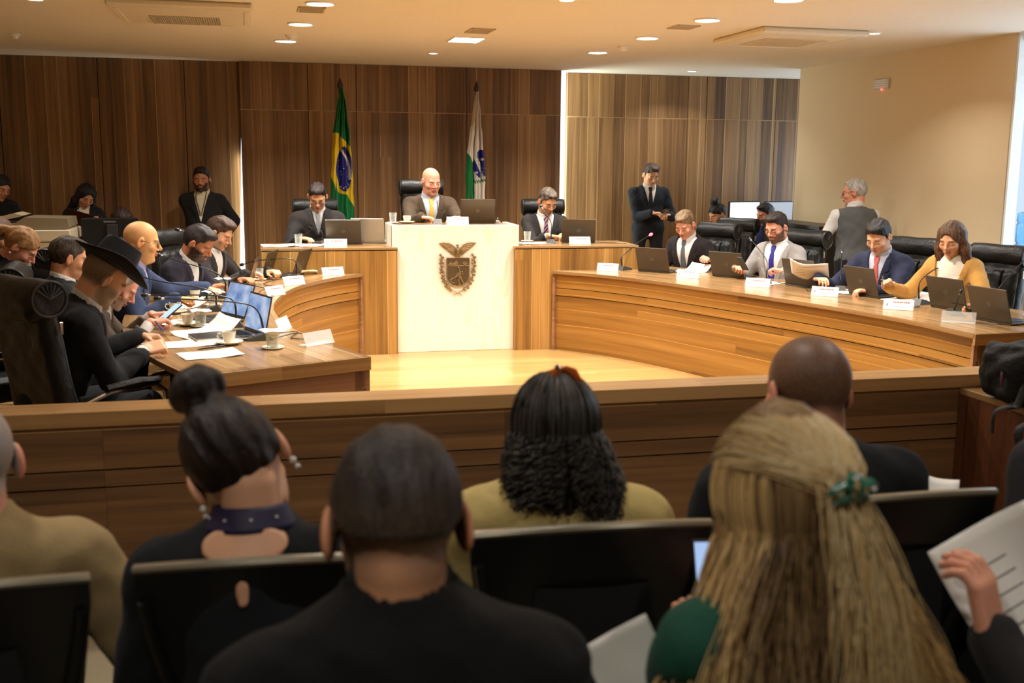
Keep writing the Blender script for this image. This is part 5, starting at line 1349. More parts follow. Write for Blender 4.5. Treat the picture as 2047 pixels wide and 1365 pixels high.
# ------------------------------------------------------------------ women of the audience, strands of hair
STRM = vcol('hair_strand', .42, 0, 100, .5)
def strands(paths, cols, r, name, par, M, taper=.4):
    V = []; F = []; C = []; n0 = 0
    for p, c in zip(paths, cols):
        n = len(p); t = np.gradient(p, axis=0); t /= np.linalg.norm(t, axis=1)[:, None]+1e-9
        a = np.cross(t, np.tile((.3, .2, 1.), (n, 1))); a /= np.linalg.norm(a, axis=1)[:, None]+1e-9; b = np.cross(t, a)
        rr = r*(1-(1-taper)*np.linspace(0, 1, n)**3)[:, None]
        ring = np.stack([p+a*rr, p+(-.5*a+.87*b)*rr, p+(-.5*a-.87*b)*rr], 1).reshape(-1, 3); V.append(ring); C.append(np.tile(c, (3*n, 1)))
        i = np.arange(n-1)[:, None]*3+n0
        for k in range(3): k2 = (k+1) % 3; F.append(np.concatenate([i+k, i+k2, i+3+k2, i+3+k], 1))
        n0 += 3*n
    V = np.concatenate(V); F = np.concatenate(F); C = np.concatenate(C)
    me = bpy.data.meshes.new(name); me.vertices.add(len(V)); me.vertices.foreach_set('co', V.astype(np.float32).ravel()); me.loops.add(len(F)*4); me.loops.foreach_set('vertex_index', F.astype(np.int32).ravel())
    me.polygons.add(len(F)); me.polygons.foreach_set('loop_start', np.arange(0, len(F)*4, 4, dtype=np.int32)); me.update(calc_edges=True); me.polygons.foreach_set('use_smooth', np.ones(len(F), bool))
    setcol(me, C); o = link_mesh(name, me, STRM, par); o.matrix_local = M; return o
def scalp(phi, e, k=1.): # phi 0 = back, + to the right; e elevation
    return np.array([sin(phi)*cos(e)*.083*k, -.012-cos(phi)*cos(e)*.104*k, .03+sin(e)*.097*k])
rs = np.random.default_rng(11)
# blonde, half-up hair with a clip
PE['aud_blonde'] = p = person(-8, (.755, 1.40, 1.235), 'blonde long haired person in dark green with a green hair clip, in the audience', lean=4, hpitch=10, nk=.55, s=1.0, hs=1.12, fem=True, tone=T_['pink'], hair=None, ears=False, outfit='sweater', jc=GREEN, cres=.008, broad=1.06,
    hands=dict(L=W3((.79, 1.69, .88), (-.1, .6, .5), curl=.7, hint=(-.5, -.1, -1)), R=W3((.95, 1.75, .85), (0, 1, 0))))
hm = hair_mesh('long', 1., hcol(lin(120, 92, 58), lin(160, 126, 80)), .006, 4)
hm.transform(Matrix.Diagonal((.88, .95, 1.2, 1)))
o = link_mesh('hair', hm, HAIRM, p['root']); Mh = p['hf'].mat()@Matrix.Scale(p['hs'], 4); o.matrix_local = Mh
PA = []; CC = []
g1, g2, g3 = np.array(lin(240, 200, 134)), np.array(lin(140, 104, 68)), np.array(lin(254, 232, 180))
clip = np.array([-.006, -.126, .052])
for i in range(2300):
    phi = rs.uniform(-2.0, 2.0); e0 = rs.uniform(-.1, 1.0); k = rs.uniform(1.04, 1.13); es = np.linspace(e0, -.35, 9)
    if phi > -.1 and phi < 1.0 and rs.random() < .25: continue
    P1 = np.array([scalp(phi, e, k) for e in es]); L_ = rs.uniform(.26, .44); m = 15; t = np.linspace(0, 1, m)[1:, None]
    end = P1[-1]; sx = np.sign(phi)*rs.uniform(.0, .05 if abs(phi) < .7 else .13)+.02*np.sin(phi)
    fall = np.concatenate([end[0]*(1+.15*t)+sx*t+.010*t*np.sin(7*t+phi*4)+.005*np.sin(9*t+i), end[1]+.0*t-.045*t**1.6*np.cos(phi)-.02*t+.006*np.cos(7*t+i*.7), end[2]-L_*t], 1)
    PA.append(np.concatenate([P1, fall])); side = sstep(.3, .05, abs(phi+.35))
    c = g2*(.5 if -.95 < phi < .1 else .8)+(g1-g2)*(.55 if -.95 < phi < .1 else 1)*np.clip(rs.normal(.35+.35*(abs(phi) > .9)+.15*(phi > 0), .28), 0, 1)
    CC.append(c)
for i in range(1300): # top hair swept to the clip
    phi = rs.uniform(-2.6, 2.6); e0 = rs.uniform(.35, 1.5); k = rs.uniform(1.07, 1.17); a = scalp(phi, e0, k); q = clip+rs.normal(0, .010, 3)
    m = 14; t = np.linspace(0, 1, m)[:, None]; P1 = a*(1-t)+q*t; c0 = np.array([0, -.012, .03]); d = (P1-c0)/np.array([.083, .104, .097]); nn = np.linalg.norm(d, axis=1)[:, None]
    P1 = c0+(P1-c0)*np.maximum(1, (k+.02*np.sin(pi*t))/nn)
    L_ = rs.uniform(.22, .40); m = 13; t = np.linspace(0, 1, m)[1:, None]; sx = rs.normal(.01, .03)
    P2 = np.concatenate([q[0]+sx*t+.018*t+.008*np.sin(8*t+i), q[1]-.02*np.sin(pi*t*.9)-.03*t+.004*np.cos(i+6*t), q[2]-L_*t], 1)
    PA.append(np.concatenate([P1, P2]) if rs.random() < .55 else P1); CC.append(g1*.7+(g3-g1)*np.clip(rs.normal(.3, .3), 0, 1)*.9)
strands(PA, CC, .00125, 'strands', o, Matrix.Scale(1, 4))
CLIP = plain('green_acetate', lin(40, 110, 90), .2, noise=.3, coat=.5)
t = empty('hair_clip', tuple(p['root'].matrix_basis@(Mh@Vector(clip+np.array([0, -.03, 0])))), p['rz'], 'green claw clip holding the blonde hair', 'hair clip')
b = MB()
for s in (-1, 1):
    b.tube([(s*.004, 0, .03), (s*.014, -.012, .02), (s*.018, -.012, 0), (s*.014, -.008, -.03), (s*.006, .006, -.045)], [.006, .009, .01, .008, .004], 8, flat=.6)
    b.tube([(s*.014, -.012, .006), (s*.034, -.014, .012), (s*.048, -.008, .002), (s*.052, .004, -.012)], [.008, .012, .011, .006], 8, flat=.7)
    b.tube([(s*.014, -.012, -.012), (s*.03, -.01, -.02), (s*.042, .004, -.034)], [.007, .009, .004], 8, flat=.7)
b.build('claw', CLIP, t, True); t.scale = (.66, .66, .66)
for q in ((-.012, -.024, .026), (.034, -.026, .0)): MB().ball(q, .005).build('pearl', plain('pearl', (.8, .78, .72), .15), t, True)
# curly hair
PE['aud_curly'] = p = person(8, (.62, 2.17, 1.165), 'person with long dark curly hair and amber clip in pale yellow top', lean=3, hpitch=8, nk=.42, drop=.03, s=1.05, hs=1.02, fem=True, tone=T_['pink'], hair=None, outfit='sweater', jc=CREAMT, cres=.008, broad=1.2)
hm = hair_mesh('bob', 1., hcol(lin(30, 24, 20), lin(52, 42, 34)), .006, 7, .0); hm.transform(Matrix.Diagonal((.9, .95, .8, 1)))
o = link_mesh('hair', hm, HAIRM, p['root']); Mh = p['hf'].mat()@Matrix.Scale(p['hs'], 4); o.matrix_local = Mh
PA = []; CC = []
for i in range(900):
    phi = rs.uniform(-1.9, 1.9); k = rs.uniform(1.02, 1.16); e0 = rs.uniform(.0, 1.45); es = np.linspace(e0, -.12, 8); P1 = np.array([scalp(phi, e, k) for e in es])
    L_ = rs.uniform(.08, .165)+.02*(phi > .3); m = 30; t = np.linspace(0, 1, m)[1:, None]; end = P1[-1]; R_ = rs.uniform(.006, .012); w = rs.uniform(3.5, 6)*2*pi*L_/.15; ph = rs.uniform(0, 6)
    sp = .02*np.sin(phi)+.025*(phi > 0)
    P2 = np.concatenate([end[0]+(sp*t)+R_*np.sin(w*t+ph)*np.minimum(1, 4*t), end[1]-.015*t+R_*np.cos(w*t+ph)*np.minimum(1, 4*t), end[2]-L_*t], 1)
    PA.append(np.concatenate([P1, P2])); gr = np.clip(rs.normal(.25, .25), 0, 1)*(e0 > .5 or rs.random() < .15); CC.append(np.array(lin(26, 20, 17))*(1-gr)+np.array(lin(120, 112, 98))*gr*.8)
strands(PA, CC, .0017, 'strands', o, Matrix.Scale(1, 4), .8)
t = empty('hair_clip', tuple(p['root'].matrix_basis@(Mh@Vector((.014, -.035, .13)))), p['rz'], 'amber claw clip on top of the dark curly hair', 'hair clip')
b = MB()
for s in (-1, 1): b.tube([(s*.002, 0, .015), (s*.02, -.01, .008), (s*.03, -.018, -.01), (s*.022, -.02, -.03)], [.008, .011, .01, .005], 8)
b.build('claw', plain('amber_acetate', lin(170, 80, 20), .15, noise=.5, coat=.6), t, True); MB().ball((-.016, -.012, .016), (.006, .004, .012)).build('silver_hinge', CHROME, t, True)
# bun, lace collar with an open keyhole back
PE['aud_bun'] = p = person(10, (-.045, 2.07, 1.165), 'person with dark hair bun, pearl earrings and black top, head tilted', lean=8, side=-2, hpitch=30, hroll=-30, nk=.72, s=1.0, hs=1.1, fem=True, tone=T_['fair'], hair='bun', haircol=lin(20, 14, 12), haircol2=lin(46, 32, 26), outfit='sweater', jc=BLKNIT, cres=.008, res=.0035, broad=1.15)
Mh = p['hf'].mat()@Matrix.Scale(p['hs'], 4); tf = p['tf']; s_ = p['s']
for x in (-1, 1):
    b = MB(); b.ball((x*.086, -.012, -.042), .0065, 10, Mh); b.ball((x*.088, -.012, -.056), .005, 8, Mh); b.build('pearl_earring', plain('pearl', (.8, .78, .72), .15), p['root'], True)
b = MB(); m = tf.mat()
b.grid([m@Vector((.066*s_*(1+.3*j/5)*cos(a), -.012+.066*s_*(1+.3*j/5)*sin(a), .55*s_-.045*j/5)) for a in [pi*1.0+pi*1.0*k/24 for k in range(25)] for j in range(6)], 25, 6)
o = b.build('lace_collar', plain('purple_lace', lin(30, 22, 58), .6, noise=.6, nscale=150), p['root'], True); o.modifiers.new('t', 'SOLIDIFY').thickness = .003
b = MB()
for k in range(7): a = pi*1.15+k*.32; b.ball(tuple(m@Vector((.078*s_*cos(a), -.012+.078*s_*sin(a), .53*s_-.012*(k % 2)))), .003, 8)
b.build('bead', plain('pearl', (.8, .78, .72), .15), p['root'], True)
# skin seen through the open back of the top: crescent and keyhole
F = box_field((-.1, -.2, tf.t[2]+.32), (.1, .06, tf.t[2]+.6), .005)
F.add(tf.el((0, .006, .33*s_), (.14*s_*1.15, .112*s_, .17*s_)), .05, grow=.024); F.add(tf.rc((-.14, -.012, .438*s_), (.14, -.012, .438*s_), .05*s_, .05*s_), .06, grow=.024); F.add(tf.rc((0, -.012, .45*s_), (0, -.004, .525*s_), .075*s_, .054*s_), .05, grow=.022)
x, y, z = tf.loc(F.x[:, None, None], F.y[None, :, None], F.z[None, None, :])
k1 = np.maximum(np.sqrt((x/.078)**2+((z-.485*s_)/.036)**2)-1, (.452*s_+1.2*x*x-z)*20); k2 = np.sqrt((x/.012)**2+((z-.405*s_)/.028)**2)-1
F.v = np.maximum(F.v, np.minimum(k1, k2)*.02); F.v = np.maximum(F.v, y+.02)
me = F.mesh('back_skin', lambda P: np.tile(np.array(T_['fair'])*.95, (len(P), 1)))
if me: link_mesh('bare_back', me, SKINM, p['root'])['label'] = 'bare skin in the open back of the top'
# person at the right edge reading a printed sheet
p = PE['aud_paper'] = person(-30, (1.52, 1.36, 1.27), 'person in dark jacket at the right edge holding up a printed sheet', lean=6, hpitch=20, nk=.7, s=1.08, hs=1.1, broad=1.1, tone=T_['pink'], hair='short', outfit='sweater', jc=cloth('dark_jacket', lin(36, 34, 34)), cres=.008,
    hands=dict(L=W3((1.225, 1.50, .945), (-.12, .25, .97), curl=.55, up=(.5, -.8, .1), hint=(-.3, -.2, -1)), R=W3((1.62, 1.66, .72), (-.2, .9, .1), curl=.6)))
o = sheet('printed_sheet', (1.345, 1.60, .965), 0, .21, .29, 'printed sheet held up at the right edge of the audience', .12, 'paper', None, None, 7, tilt=(RD(72), 0, RD(18)))
o.rotation_euler = Euler((RD(62), RD(-24), RD(2)))
# person cut by the lower left corner
p = PE['aud_corner'] = person(-6, (-.52, 1.16, 1.30), 'person in black at the bottom left corner, only a dark shoulder in view', lean=6, hpitch=14, nk=.7, s=1.05, hs=1.1, hair='long', haircol=lin(24, 16, 13), fem=True, outfit='sweater', jc=BLKC, cres=.009)
b = MB()
for k in range(9):
    c = Vector((.235+.004*k, -.03, .905-.0105*k+.0)) ; b.tube([(c.x+.007*cos(a)*(k % 2 or .4), c.y+.007*cos(a)*(0 if k % 2 else 1), c.z+.009*sin(a)) for a in [2*pi*j/10 for j in range(10)]], .0022, 5, closed=True)
b.build('gold_chain', plain('gold_chain', lin(214, 170, 90), .25, .9), p['root'], True)
p = PE['bearded']; m = p['tf'].mat(); b = MB(); sc_ = p['s']
b.tube([m@Vector(q) for q in ((-.055, .05, .53*sc_), (-.05, .118, .45*sc_), (-.012, .146, .3*sc_), (0, .15, .26*sc_), (.012, .146, .3*sc_), (.05, .118, .45*sc_), (.055, .05, .53*sc_))], .004, 6)
b.build('lanyard', BLK, p['root'], True); b = MB(); b.M = m; b.box((0, .152, .215*sc_), (.055, .004, .08)); b.build('badge', PAPER, p['root'])
p = PE['blonde_desk']; Mh = p['hf'].mat()@Matrix.Scale(p['hs'], 4)
for x in (-1, 1): MB().ball((x*.088, -.012, -.046), .008, 10, Mh).build('pearl_earring', plain('pearl', (.8, .78, .72), .15), p['root'], True)
# ------------------------------------------------------------------ hat
p = PE['hat']; FELT = plain('black_felt', (.006, .006, .007), .95, sheen=.05, bmp=.2, bscale=300)
hr_ = p['root'].matrix_basis@p['hf'].mat()@Matrix.Scale(p['hs'], 4)
t = empty('hat', (0, 0, 0), 0, 'wide brimmed black felt hat on the grey bearded person', 'hat'); t.matrix_world = hr_@Matrix.Translation((0, -.008, .075))@Matrix.Rotation(RD(2), 4, 'X')
b = MB(); P = []; n = 48
for k in range(n):
    a = 2*pi*k/n
    for r, z in ((.0875, -.004), (.11, -.006), (.14, -.002), (.165, .004)):
        P.append((r*cos(a)*.93, r*sin(a)*1.12, z+.9*max(0, r-.09)*(abs(cos(a))**3)*.6-.25*max(0, r-.09)*max(0, sin(a))))
b.grid(P, n, 4, closeu=True); o = b.build('brim', FELT, t, True); md = o.modifiers.new('t', 'SOLIDIFY'); md.thickness = .004
F = box_field((-.12, -.14, -.02), (.12, .14, .15), .005); F.add(rcone((0, 0, 0), (0, -.004, .06), .092, .078), .01); X, Y, Z = F.x[:, None, None], F.y[None, :, None], F.z[None, None, :]
F = box_field((-.12, -.14, -.02), (.12, .14, .16), .005)
rr = np.sqrt((F.x[:, None, None]/.9)**2+(F.y[None, :, None]/1.12)**2); Z = F.z[None, None, :]
F.v = np.maximum(np.maximum(rr-(.09-.14*np.maximum(Z, 0)), Z-.112+.02*np.exp(-(F.x[:, None, None]/.022)**2)+0*rr), -.008-Z).astype(np.float32)
link_mesh('crown', F.mesh('crown'), FELT, t)
MB().lathe([(.0925, -.002), (.0905, .024), (.088, .024), (.09, -.002)], 40, Matrix.Diagonal((.91, 1.12, 1, 1))).build('hat_band', plain('hat_band_ribbon', (.015, .014, .014), .4), t, True)
# ------------------------------------------------------------------ things in hands
SCRP = plain('phone_screen_lit', lin(150, 180, 225), .2, emit=.7, ecol=lin(170, 200, 245))
def phone(loc, rot_, label, lit=True):
    t = empty('mobile_phone', loc, 0, label, 'phone'); t.rotation_euler = rot_
    MB().box((0, 0, 0), (.074, .15, .009), bev=.003).build('case', BLK, t); MB().box((0, 0, .0048), (.066, .138, .001)).build('screen', SCRP if lit else SCR_OFF, t)
phone((-.50, 6.50, .865), (RD(35), 0, RD(-60)), 'black phone with lit screen in the hands of the white bearded person')
phone((4.72, 11.93, 1.20), (RD(20), 0, RD(190)), 'black phone held by the standing guard', False)
phone((4.10, 8.52, .90), (RD(50), 0, RD(115)), 'black phone held by the person in light grey suit', False)
phone((-.14, 8.36, .875), (RD(25), 0, RD(-80)), 'black phone held by the person in dark navy suit', False)
phone((.835, 1.80, .965), (RD(62), 0, RD(-10)), 'phone with bright screen held by the blonde person')
def pen(a, b_, label, mat):
    a, b_ = Vector(a), Vector(b_); d = b_-a; t = empty('pen', a, 0, label, 'pen'); MB().tube([(0, 0, 0), d*.12, d*.9, d], [.0012, .0045, .0045, .003], 8).build('barrel', mat, t, True); MB().tube([d*.72, d], [.0052, .005], 8).build('cap', BLK, t, True)
pen((4.50, 6.99, .845), (4.50, 7.01, .985), 'silver pen in the hand of the woman in mustard', SILV)
pen((-1.80, 11.72, 1.15), (-1.74, 11.70, 1.27), 'white pen of the person writing on a clipboard', PAPER)
pen((-.32, 5.80, .758), (-.18, 5.88, .76), 'black pen lying beside the papers at the desk end', BLK)
pen((-.50, 5.99, .83), (-.55, 6.10, .87), 'blue pen between the hands of the hat wearer', plain('blue_pen', lin(40, 60, 140), .3))
t = empty('clipboard', (-1.75, 11.66, 1.13), 0, 'clipboard with white pages held by the long haired writer', 'clipboard'); t.rotation_euler = (RD(-34), RD(18), RD(8))
MB().box((0, 0, 0), (.25, .33, .004), bev=.001).build('board', plain('maroon_board', lin(70, 26, 40), .5), t); MB().box((0, 0, .004), (.235, .31, .003)).build('pages', PAPER, t)
o = sheet('held_paper', (4.38, 7.86, .885), 0, .30, .21, 'white sheet read by the person in navy suit', .15, 'paper', None, None, 4); o.rotation_euler = (RD(38), RD(4), RD(-32+180))
sheet('paper', (1.80, 2.52, .80), .3, .15, .21, 'white paper beside the cropped hair person at right', .1, tilt=(RD(55), RD(25), 0))
sheet('paper', (.57, 1.52, .93), .3, .12, .16, 'white paper corner at the bottom edge between the audience persons', .05, tilt=(RD(60), RD(-15), .3))
# ------------------------------------------------------------------ chairs
chair(-.78, 5.50, 50, 'big high backed black leather chair of the hat wearer', sc=1.04)
chair(-.98, 6.45, 84, 'black leather chair behind the white bearded phone user')
chair(-1.33, 7.02, 66, 'black leather chair behind the white collared person')
chair(-1.62, 6.55, 60, 'black leather chair at the left edge below the blonde person')
chair(-1.0, 7.72, 92, 'black leather chair of the bald person in blue'); chair(-.62, 8.52, 112, 'black leather chair of the bearded person in dark navy'); chair(-.45, 9.35, 118, 'black leather chair at the far end of the left desk')
chair(-1.75, 7.4, 94, 'black leather chair of the blonde person')
chair(.60, 10.82, 180, 'black leather chair left of the podium, behind the glasses wearer', .2, 1.0); chair(1.69, 10.80, 180, 'black leather chair of the bald person at the podium', .4, 1.0); chair(2.99, 10.82, 184, 'black leather chair right of the podium', .2, 1.0)
chair(4.27, 9.86, 238, 'black leather chair behind the grey tie wearer'); chair(4.62, 8.78, 244, 'black leather chair behind the light grey suit'); chair(5.04, 7.74, 248, 'black leather chair behind the navy suit')
chair(5.22, 6.95, 250, 'black leather chair right of the woman in mustard'); chair(5.05, 5.95, 255, 'empty black leather chair cut by the right edge'); chair(4.95, 10.75, 230, 'black leather chair behind the microphone of the light grey suit')
achair(-.56, 2.20, -4, 'black audience chair under the beige jacket, at the left edge'); achair(.03, 2.22, 4, 'black audience chair of the bun haired person', 1.02); achair(.66, 2.27, 3, 'black audience chair behind the curly haired person', 1.06); achair(1.37, 2.32, 0, 'black audience chair partly behind the blonde hair', 1.05); achair(1.95, 2.26, -8, 'black audience chair at the right edge of the audience')
# ------------------------------------------------------------------ on the desks
Z = .7505; ZW = .981; ZP = 1.171
for x, y, z, f, lab in ((3.60, 9.34, Z, 228, 'dark laptop in front of the grey tie wearer'), (4.10, 8.80, Z, 236, 'dark laptop between the grey tie wearer and the light grey suit'), (4.40, 8.02, Z, 247, 'dark laptop in front of the light grey suit'),
                        (4.56, 7.34, Z, 259, 'dark laptop in front of the navy suit'), (4.74, 6.54, Z, 258, 'dark laptop in front of the woman in mustard'), (4.64, 5.95, Z, 262, 'open dark laptop nearest the right edge'),
                        (.80, 10.08, ZW, 190, 'dark laptop on the left wing desk'), (3.07, 10.02, ZW, 194, 'dark laptop on the right wing desk'), (2.07, 10.06, ZP, 186, 'dark laptop on the marble podium'),
                        (-.06, 8.72, Z, 97, 'dark laptop standing nearly edge on, left desk'), (.08, 9.42, Z, 106, 'dark laptop second from the far end of the left desk'), (.36, 9.52, Z, 112, 'dark laptop at the far end of the left desk')):
    put_laptop(x, y, z, f, lab)
t = laptop(True, None, 102, False); t.location = (-.02, 6.27, Z); t.rotation_euler = (0, 0, pi-RD(69)); t['label'] = 'laptop with lit blue screen nearest on the left desk'; t['group'] = 'laptops with lit screens'
t = laptop(True, None, 112, False); t.location = (-.16, 6.95, Z); t.rotation_euler = (0, 0, pi-RD(62)); t['label'] = 'laptop with lit blue screen behind the nearest one'; t['group'] = 'laptops with lit screens'
SILVL = plain('silver_laptop_lid', lin(186, 178, 160), .35, .4)
t = laptop(False, SILVL, 104, False, .95); t.location = (1.04, 10.2, ZW); t.rotation_euler = (0, 0, pi-RD(196)); t['label'] = 'silver laptop beside the dark one on the left wing desk'
def mic(x, y, z, face, pts, lab, lit=False): microphone([Vector(p) for p in pts], lab, (x, y, z), face, lit)
mic(-.0, 6.10, Z, 262, [(0, .0, .16), (0, .08, .21), (.02, .30, .235), (.03, .50, .25)], 'gooseneck microphone crossing the lit laptop nearest')
mic(-.16, 6.62, Z, 268, [(0, -.02, .15), (0, .06, .19), (0, .24, .2), (0, .46, .205)], 'gooseneck microphone behind the nearest one')
mic(-.30, 7.35, Z, 275, [(0, -.02, .12), (-.01, .08, .16), (-.02, .3, .2), (-.04, .48, .25)], 'gooseneck microphone before the bald person')
mic(-.26, 8.05, Z, 285, [(0, -.03, .13), (-.01, .06, .2), (-.04, .25, .26), (-.06, .4, .31)], 'gooseneck microphone before the bearded dark navy suit')
mic(-.17, 8.7, Z, 285, [(0, -.04, .14), (-.02, .05, .26), (-.06, .22, .38), (-.1, .38, .45)], 'long gooseneck microphone rising toward the dark navy suit')
mic(.30, 9.30, Z, 290, [(0, -.03, .14), (0, .05, .17), (0, .3, .15), (0, .42, .12)], 'gooseneck microphone at the far end of the left desk')
mic(3.40, 9.60, Z, 60, [(0, -.04, .12), (0, .04, .17), (0, .2, .25), (0, .36, .31)], 'gooseneck microphone with red light before the grey tie wearer', 2)
mic(4.22, 8.30, Z, 20, [(0, -.04, .14), (.0, .06, .2), (-.06, .22, .29), (-.1, .34, .34)], 'gooseneck microphone between the light grey suit and dark laptop')
mic(4.60, 7.75, Z, 30, [(0, -.02, .1), (.0, .06, .14), (0, .2, .22), (0, .32, .28)], 'gooseneck microphone before the navy suit')
mic(4.74, 6.86, Z, 70, [(0, -.04, .14), (0, .0, .19), (0, .12, .245), (0, .19, .26)], 'gooseneck microphone before the woman in mustard')
mic(5.0, 6.42, Z, 85, [(0, .02, .12), (0, .08, .2), (0, .2, .31), (0, .32, .42)], 'gooseneck microphone leaning over the chair at right')
mic(1.70, 10.16, ZP, 8, [(0, -.02, .1), (0, .02, .15), (0, .06, .18), (0, .12, .2)], 'gooseneck microphone with lit red head on the podium', 2)
mic(.58, 10.06, ZW, 320, [(0, -.03, .11), (-.01, .05, .15), (-.02, .2, .08), (-.02, .3, .03)], 'gooseneck microphone drooping on the left wing desk')
mic(2.78, 9.98, ZW, 12, [(0, -.04, .12), (0, -.0, .2), (-.05, .04, .28), (-.08, .08, .33)], 'gooseneck microphone on the right wing desk')
mic(4.62, 6.3, Z, 200, [(0, .01, .06), (0, .03, .1), (0, .05, .13), (0, .07, .15)], 'short microphone behind the empty clear holder')
for x, y, z, r_, lab in ((-.16, 5.98, Z, 0, 'white coffee cup nearest on the left desk'), (-.42, 6.72, Z, 0, 'white coffee cup before the phone user'), (-.53, 7.28, Z, 0, 'white coffee cup beside the lit phone'), (-.44, 7.98, Z, 0, 'white coffee cup before the bald person'), (1.40, 10.12, ZP, 2, 'white coffee cup on the marble podium')): put_cup(x, y, z, r_, lab)
for x, y, z, r_, lab in ((.07, 5.80, Z, .3, 'covered water glass nearest on the left desk'), (-.34, 6.66, Z, .2, 'covered water glass beside the second coffee cup'), (-.30, 7.62, Z, .5, 'covered water glass behind the microphone base'), (-.25, 8.45, Z, .3, 'covered water glass before the dark navy suit'), (3.50, 9.92, Z, .2, 'covered water glass at the far end of the right desk'), (4.90, 7.62, Z, .3, 'covered water glass beside the navy suit')): put_glass(x, y, z, r_, lab)
for x, y, z, r_, lab in ((.02, 9.22, Z, 0, 'uncovered water glass at the far end of the left desk'), (.38, 10.0, ZW, 0, 'uncovered water glass on the left wing desk'), (1.27, 10.14, ZP, 0, 'uncovered water glass on the marble podium'), (2.60, 10.2, ZW, 0, 'uncovered water glass on the right wing desk'), (4.16, 9.12, Z, 0, 'uncovered water glass beside the hand of the grey tie wearer'), (5.12, 6.15, Z, 0, 'uncovered water glass at the right edge')): put_glass2(x, y, z, r_, lab)
for x, y, z, f, lab, c in ((3.20, 9.50, Z, 215, 'name plate at the far end of the right desk', 1), (3.72, 8.82, Z, 222, 'name plate before the grey tie wearer', 1), (4.02, 8.06, Z, 222, 'name plate before the light grey suit', 1), (4.26, 7.40, Z, 222, 'name plate with short name before the navy suit', 1), (4.38, 6.60, Z, 220, 'name plate before the woman in mustard', 1),
                           (4.40, 5.96, Z, 218, 'empty clear holder near the end of the right desk', 0), (.33, 5.88, Z, 140, 'empty clear holder nearest on the left desk', 0), (.16, 6.45, Z, 110, 'empty clear holder behind the lit laptop', 0), (.14, 8.12, Z, 130, 'narrow name plate on the left desk', 1), (.30, 8.80, Z, 145, 'second name plate of the left desk', 1), (.66, 9.50, Z, 160, 'name plate nearest the left wing desk', 1),
                           (.70, 9.76, ZW, 185, 'name plate on the left wing desk', 1), (1.83, 9.80, ZP+.004, 185, 'name plate on the marble podium', 1), (3.02, 9.80, ZW, 188, 'name plate on the right wing desk', 1)): nameplate(x, y, z, f, lab, bool(c))
G_P = 'papers on the desks'
for x, y, z, rz_, w, h, lab, cu, ln in ((-.25, 5.66, Z, .3, .30, .22, 'open printed booklet at the near end of the left desk', .02, 6), (-.40, 6.02, Z, .25, .42, .22, 'white sheet under the hands of the hat wearer', .01, 3), (-.30, 6.34, Z, .5, .32, .26, 'white page curling upward on the left desk', .2, 0), (-.55, 6.85, Z, .2, .3, .2, 'white sheet between the two coffee cups', .0, 2),
        (-.48, 7.6, Z, .2, .25, .2, 'white folded sheet beside the microphone head', .1, 0), (-.38, 8.2, Z, .1, .35, .25, 'white sheets under the hand of the bald person', .0, 3), (-.18, 8.92, Z, .0, .3, .22, 'white sheets before the far person of the left desk', .02, 3), (.0, 9.55, Z, .4, .4, .25, 'white sheets at the far end of the left desk', .02, 2), (-.27, 7.0, Z, .4, .3, .1, 'white napkin strip beside the laptop', .02, 0),
        (.2, 9.95, ZW, .1, .3, .24, 'white sheets hanging over the edge of the left wing desk', .02, 3), (.5, 9.95, ZW, .3, .3, .2, 'open booklet on the left wing desk', .05, 3), (2.62, 9.98, ZW, .1, .3, .2, 'white sheets on the right wing desk', .0, 0), (3.72, 9.75, Z, .3, .28, .2, 'white sheets beside the microphone with red light', .0, 0), (3.98, 9.30, Z, .6, .3, .22, 'white page raised before the grey tie wearer', .15, 0),
        (4.25, 8.32, Z, .6, .3, .2, 'white sheets before the light grey suit', .0, 2), (4.62, 7.62, Z, .7, .3, .22, 'white sheets before the navy suit', .0, 2), (4.80, 7.05, Z, .5, .42, .3, 'large white sheets before the woman in mustard', .1, 0)):
    sheet('paper', (x, y, z), rz_, w, h, lab, cu, 'paper', G_P, None, ln)
t = empty('notebook', (-.22, 6.22, Z), .3, 'black notebook under the curling page', 'notebook'); MB().box((0, 0, .009), (.3, .2, .014), bev=.002).build('pages', PAPER, t); MB().box((0, 0, .018), (.305, .205, .004), bev=.001).build('cover', BLK, t)
t = empty('desk_bell', (2.25, 9.98, ZP), 0, 'small shiny metal bell beside the podium laptop', 'bell'); MB().lathe([(.0001, 0), (.038, 0), (.038, .006), (.03, .012), (.03, .02), (.022, .036), (.0001, .042)], 20).build('dome', CHROME, t, True); MB().lathe([(.004, .04), (.004, .05), (.007, .055), (.0001, .062)], 10).build('plunger', CHROME, t, True)
t = empty('telephone_handset', (.44, 9.60, Z), .4, 'cream handset lying beside the far laptop', 'handset'); MB().tube([(-.09, 0, .02), (-.06, 0, .03), (0, 0, .034), (.06, 0, .03), (.09, 0, .02)], [.022, .02, .014, .018, .02], 10, flat=.7).build('handle', plain('cream_plastic', lin(222, 196, 140), .4), t, True)
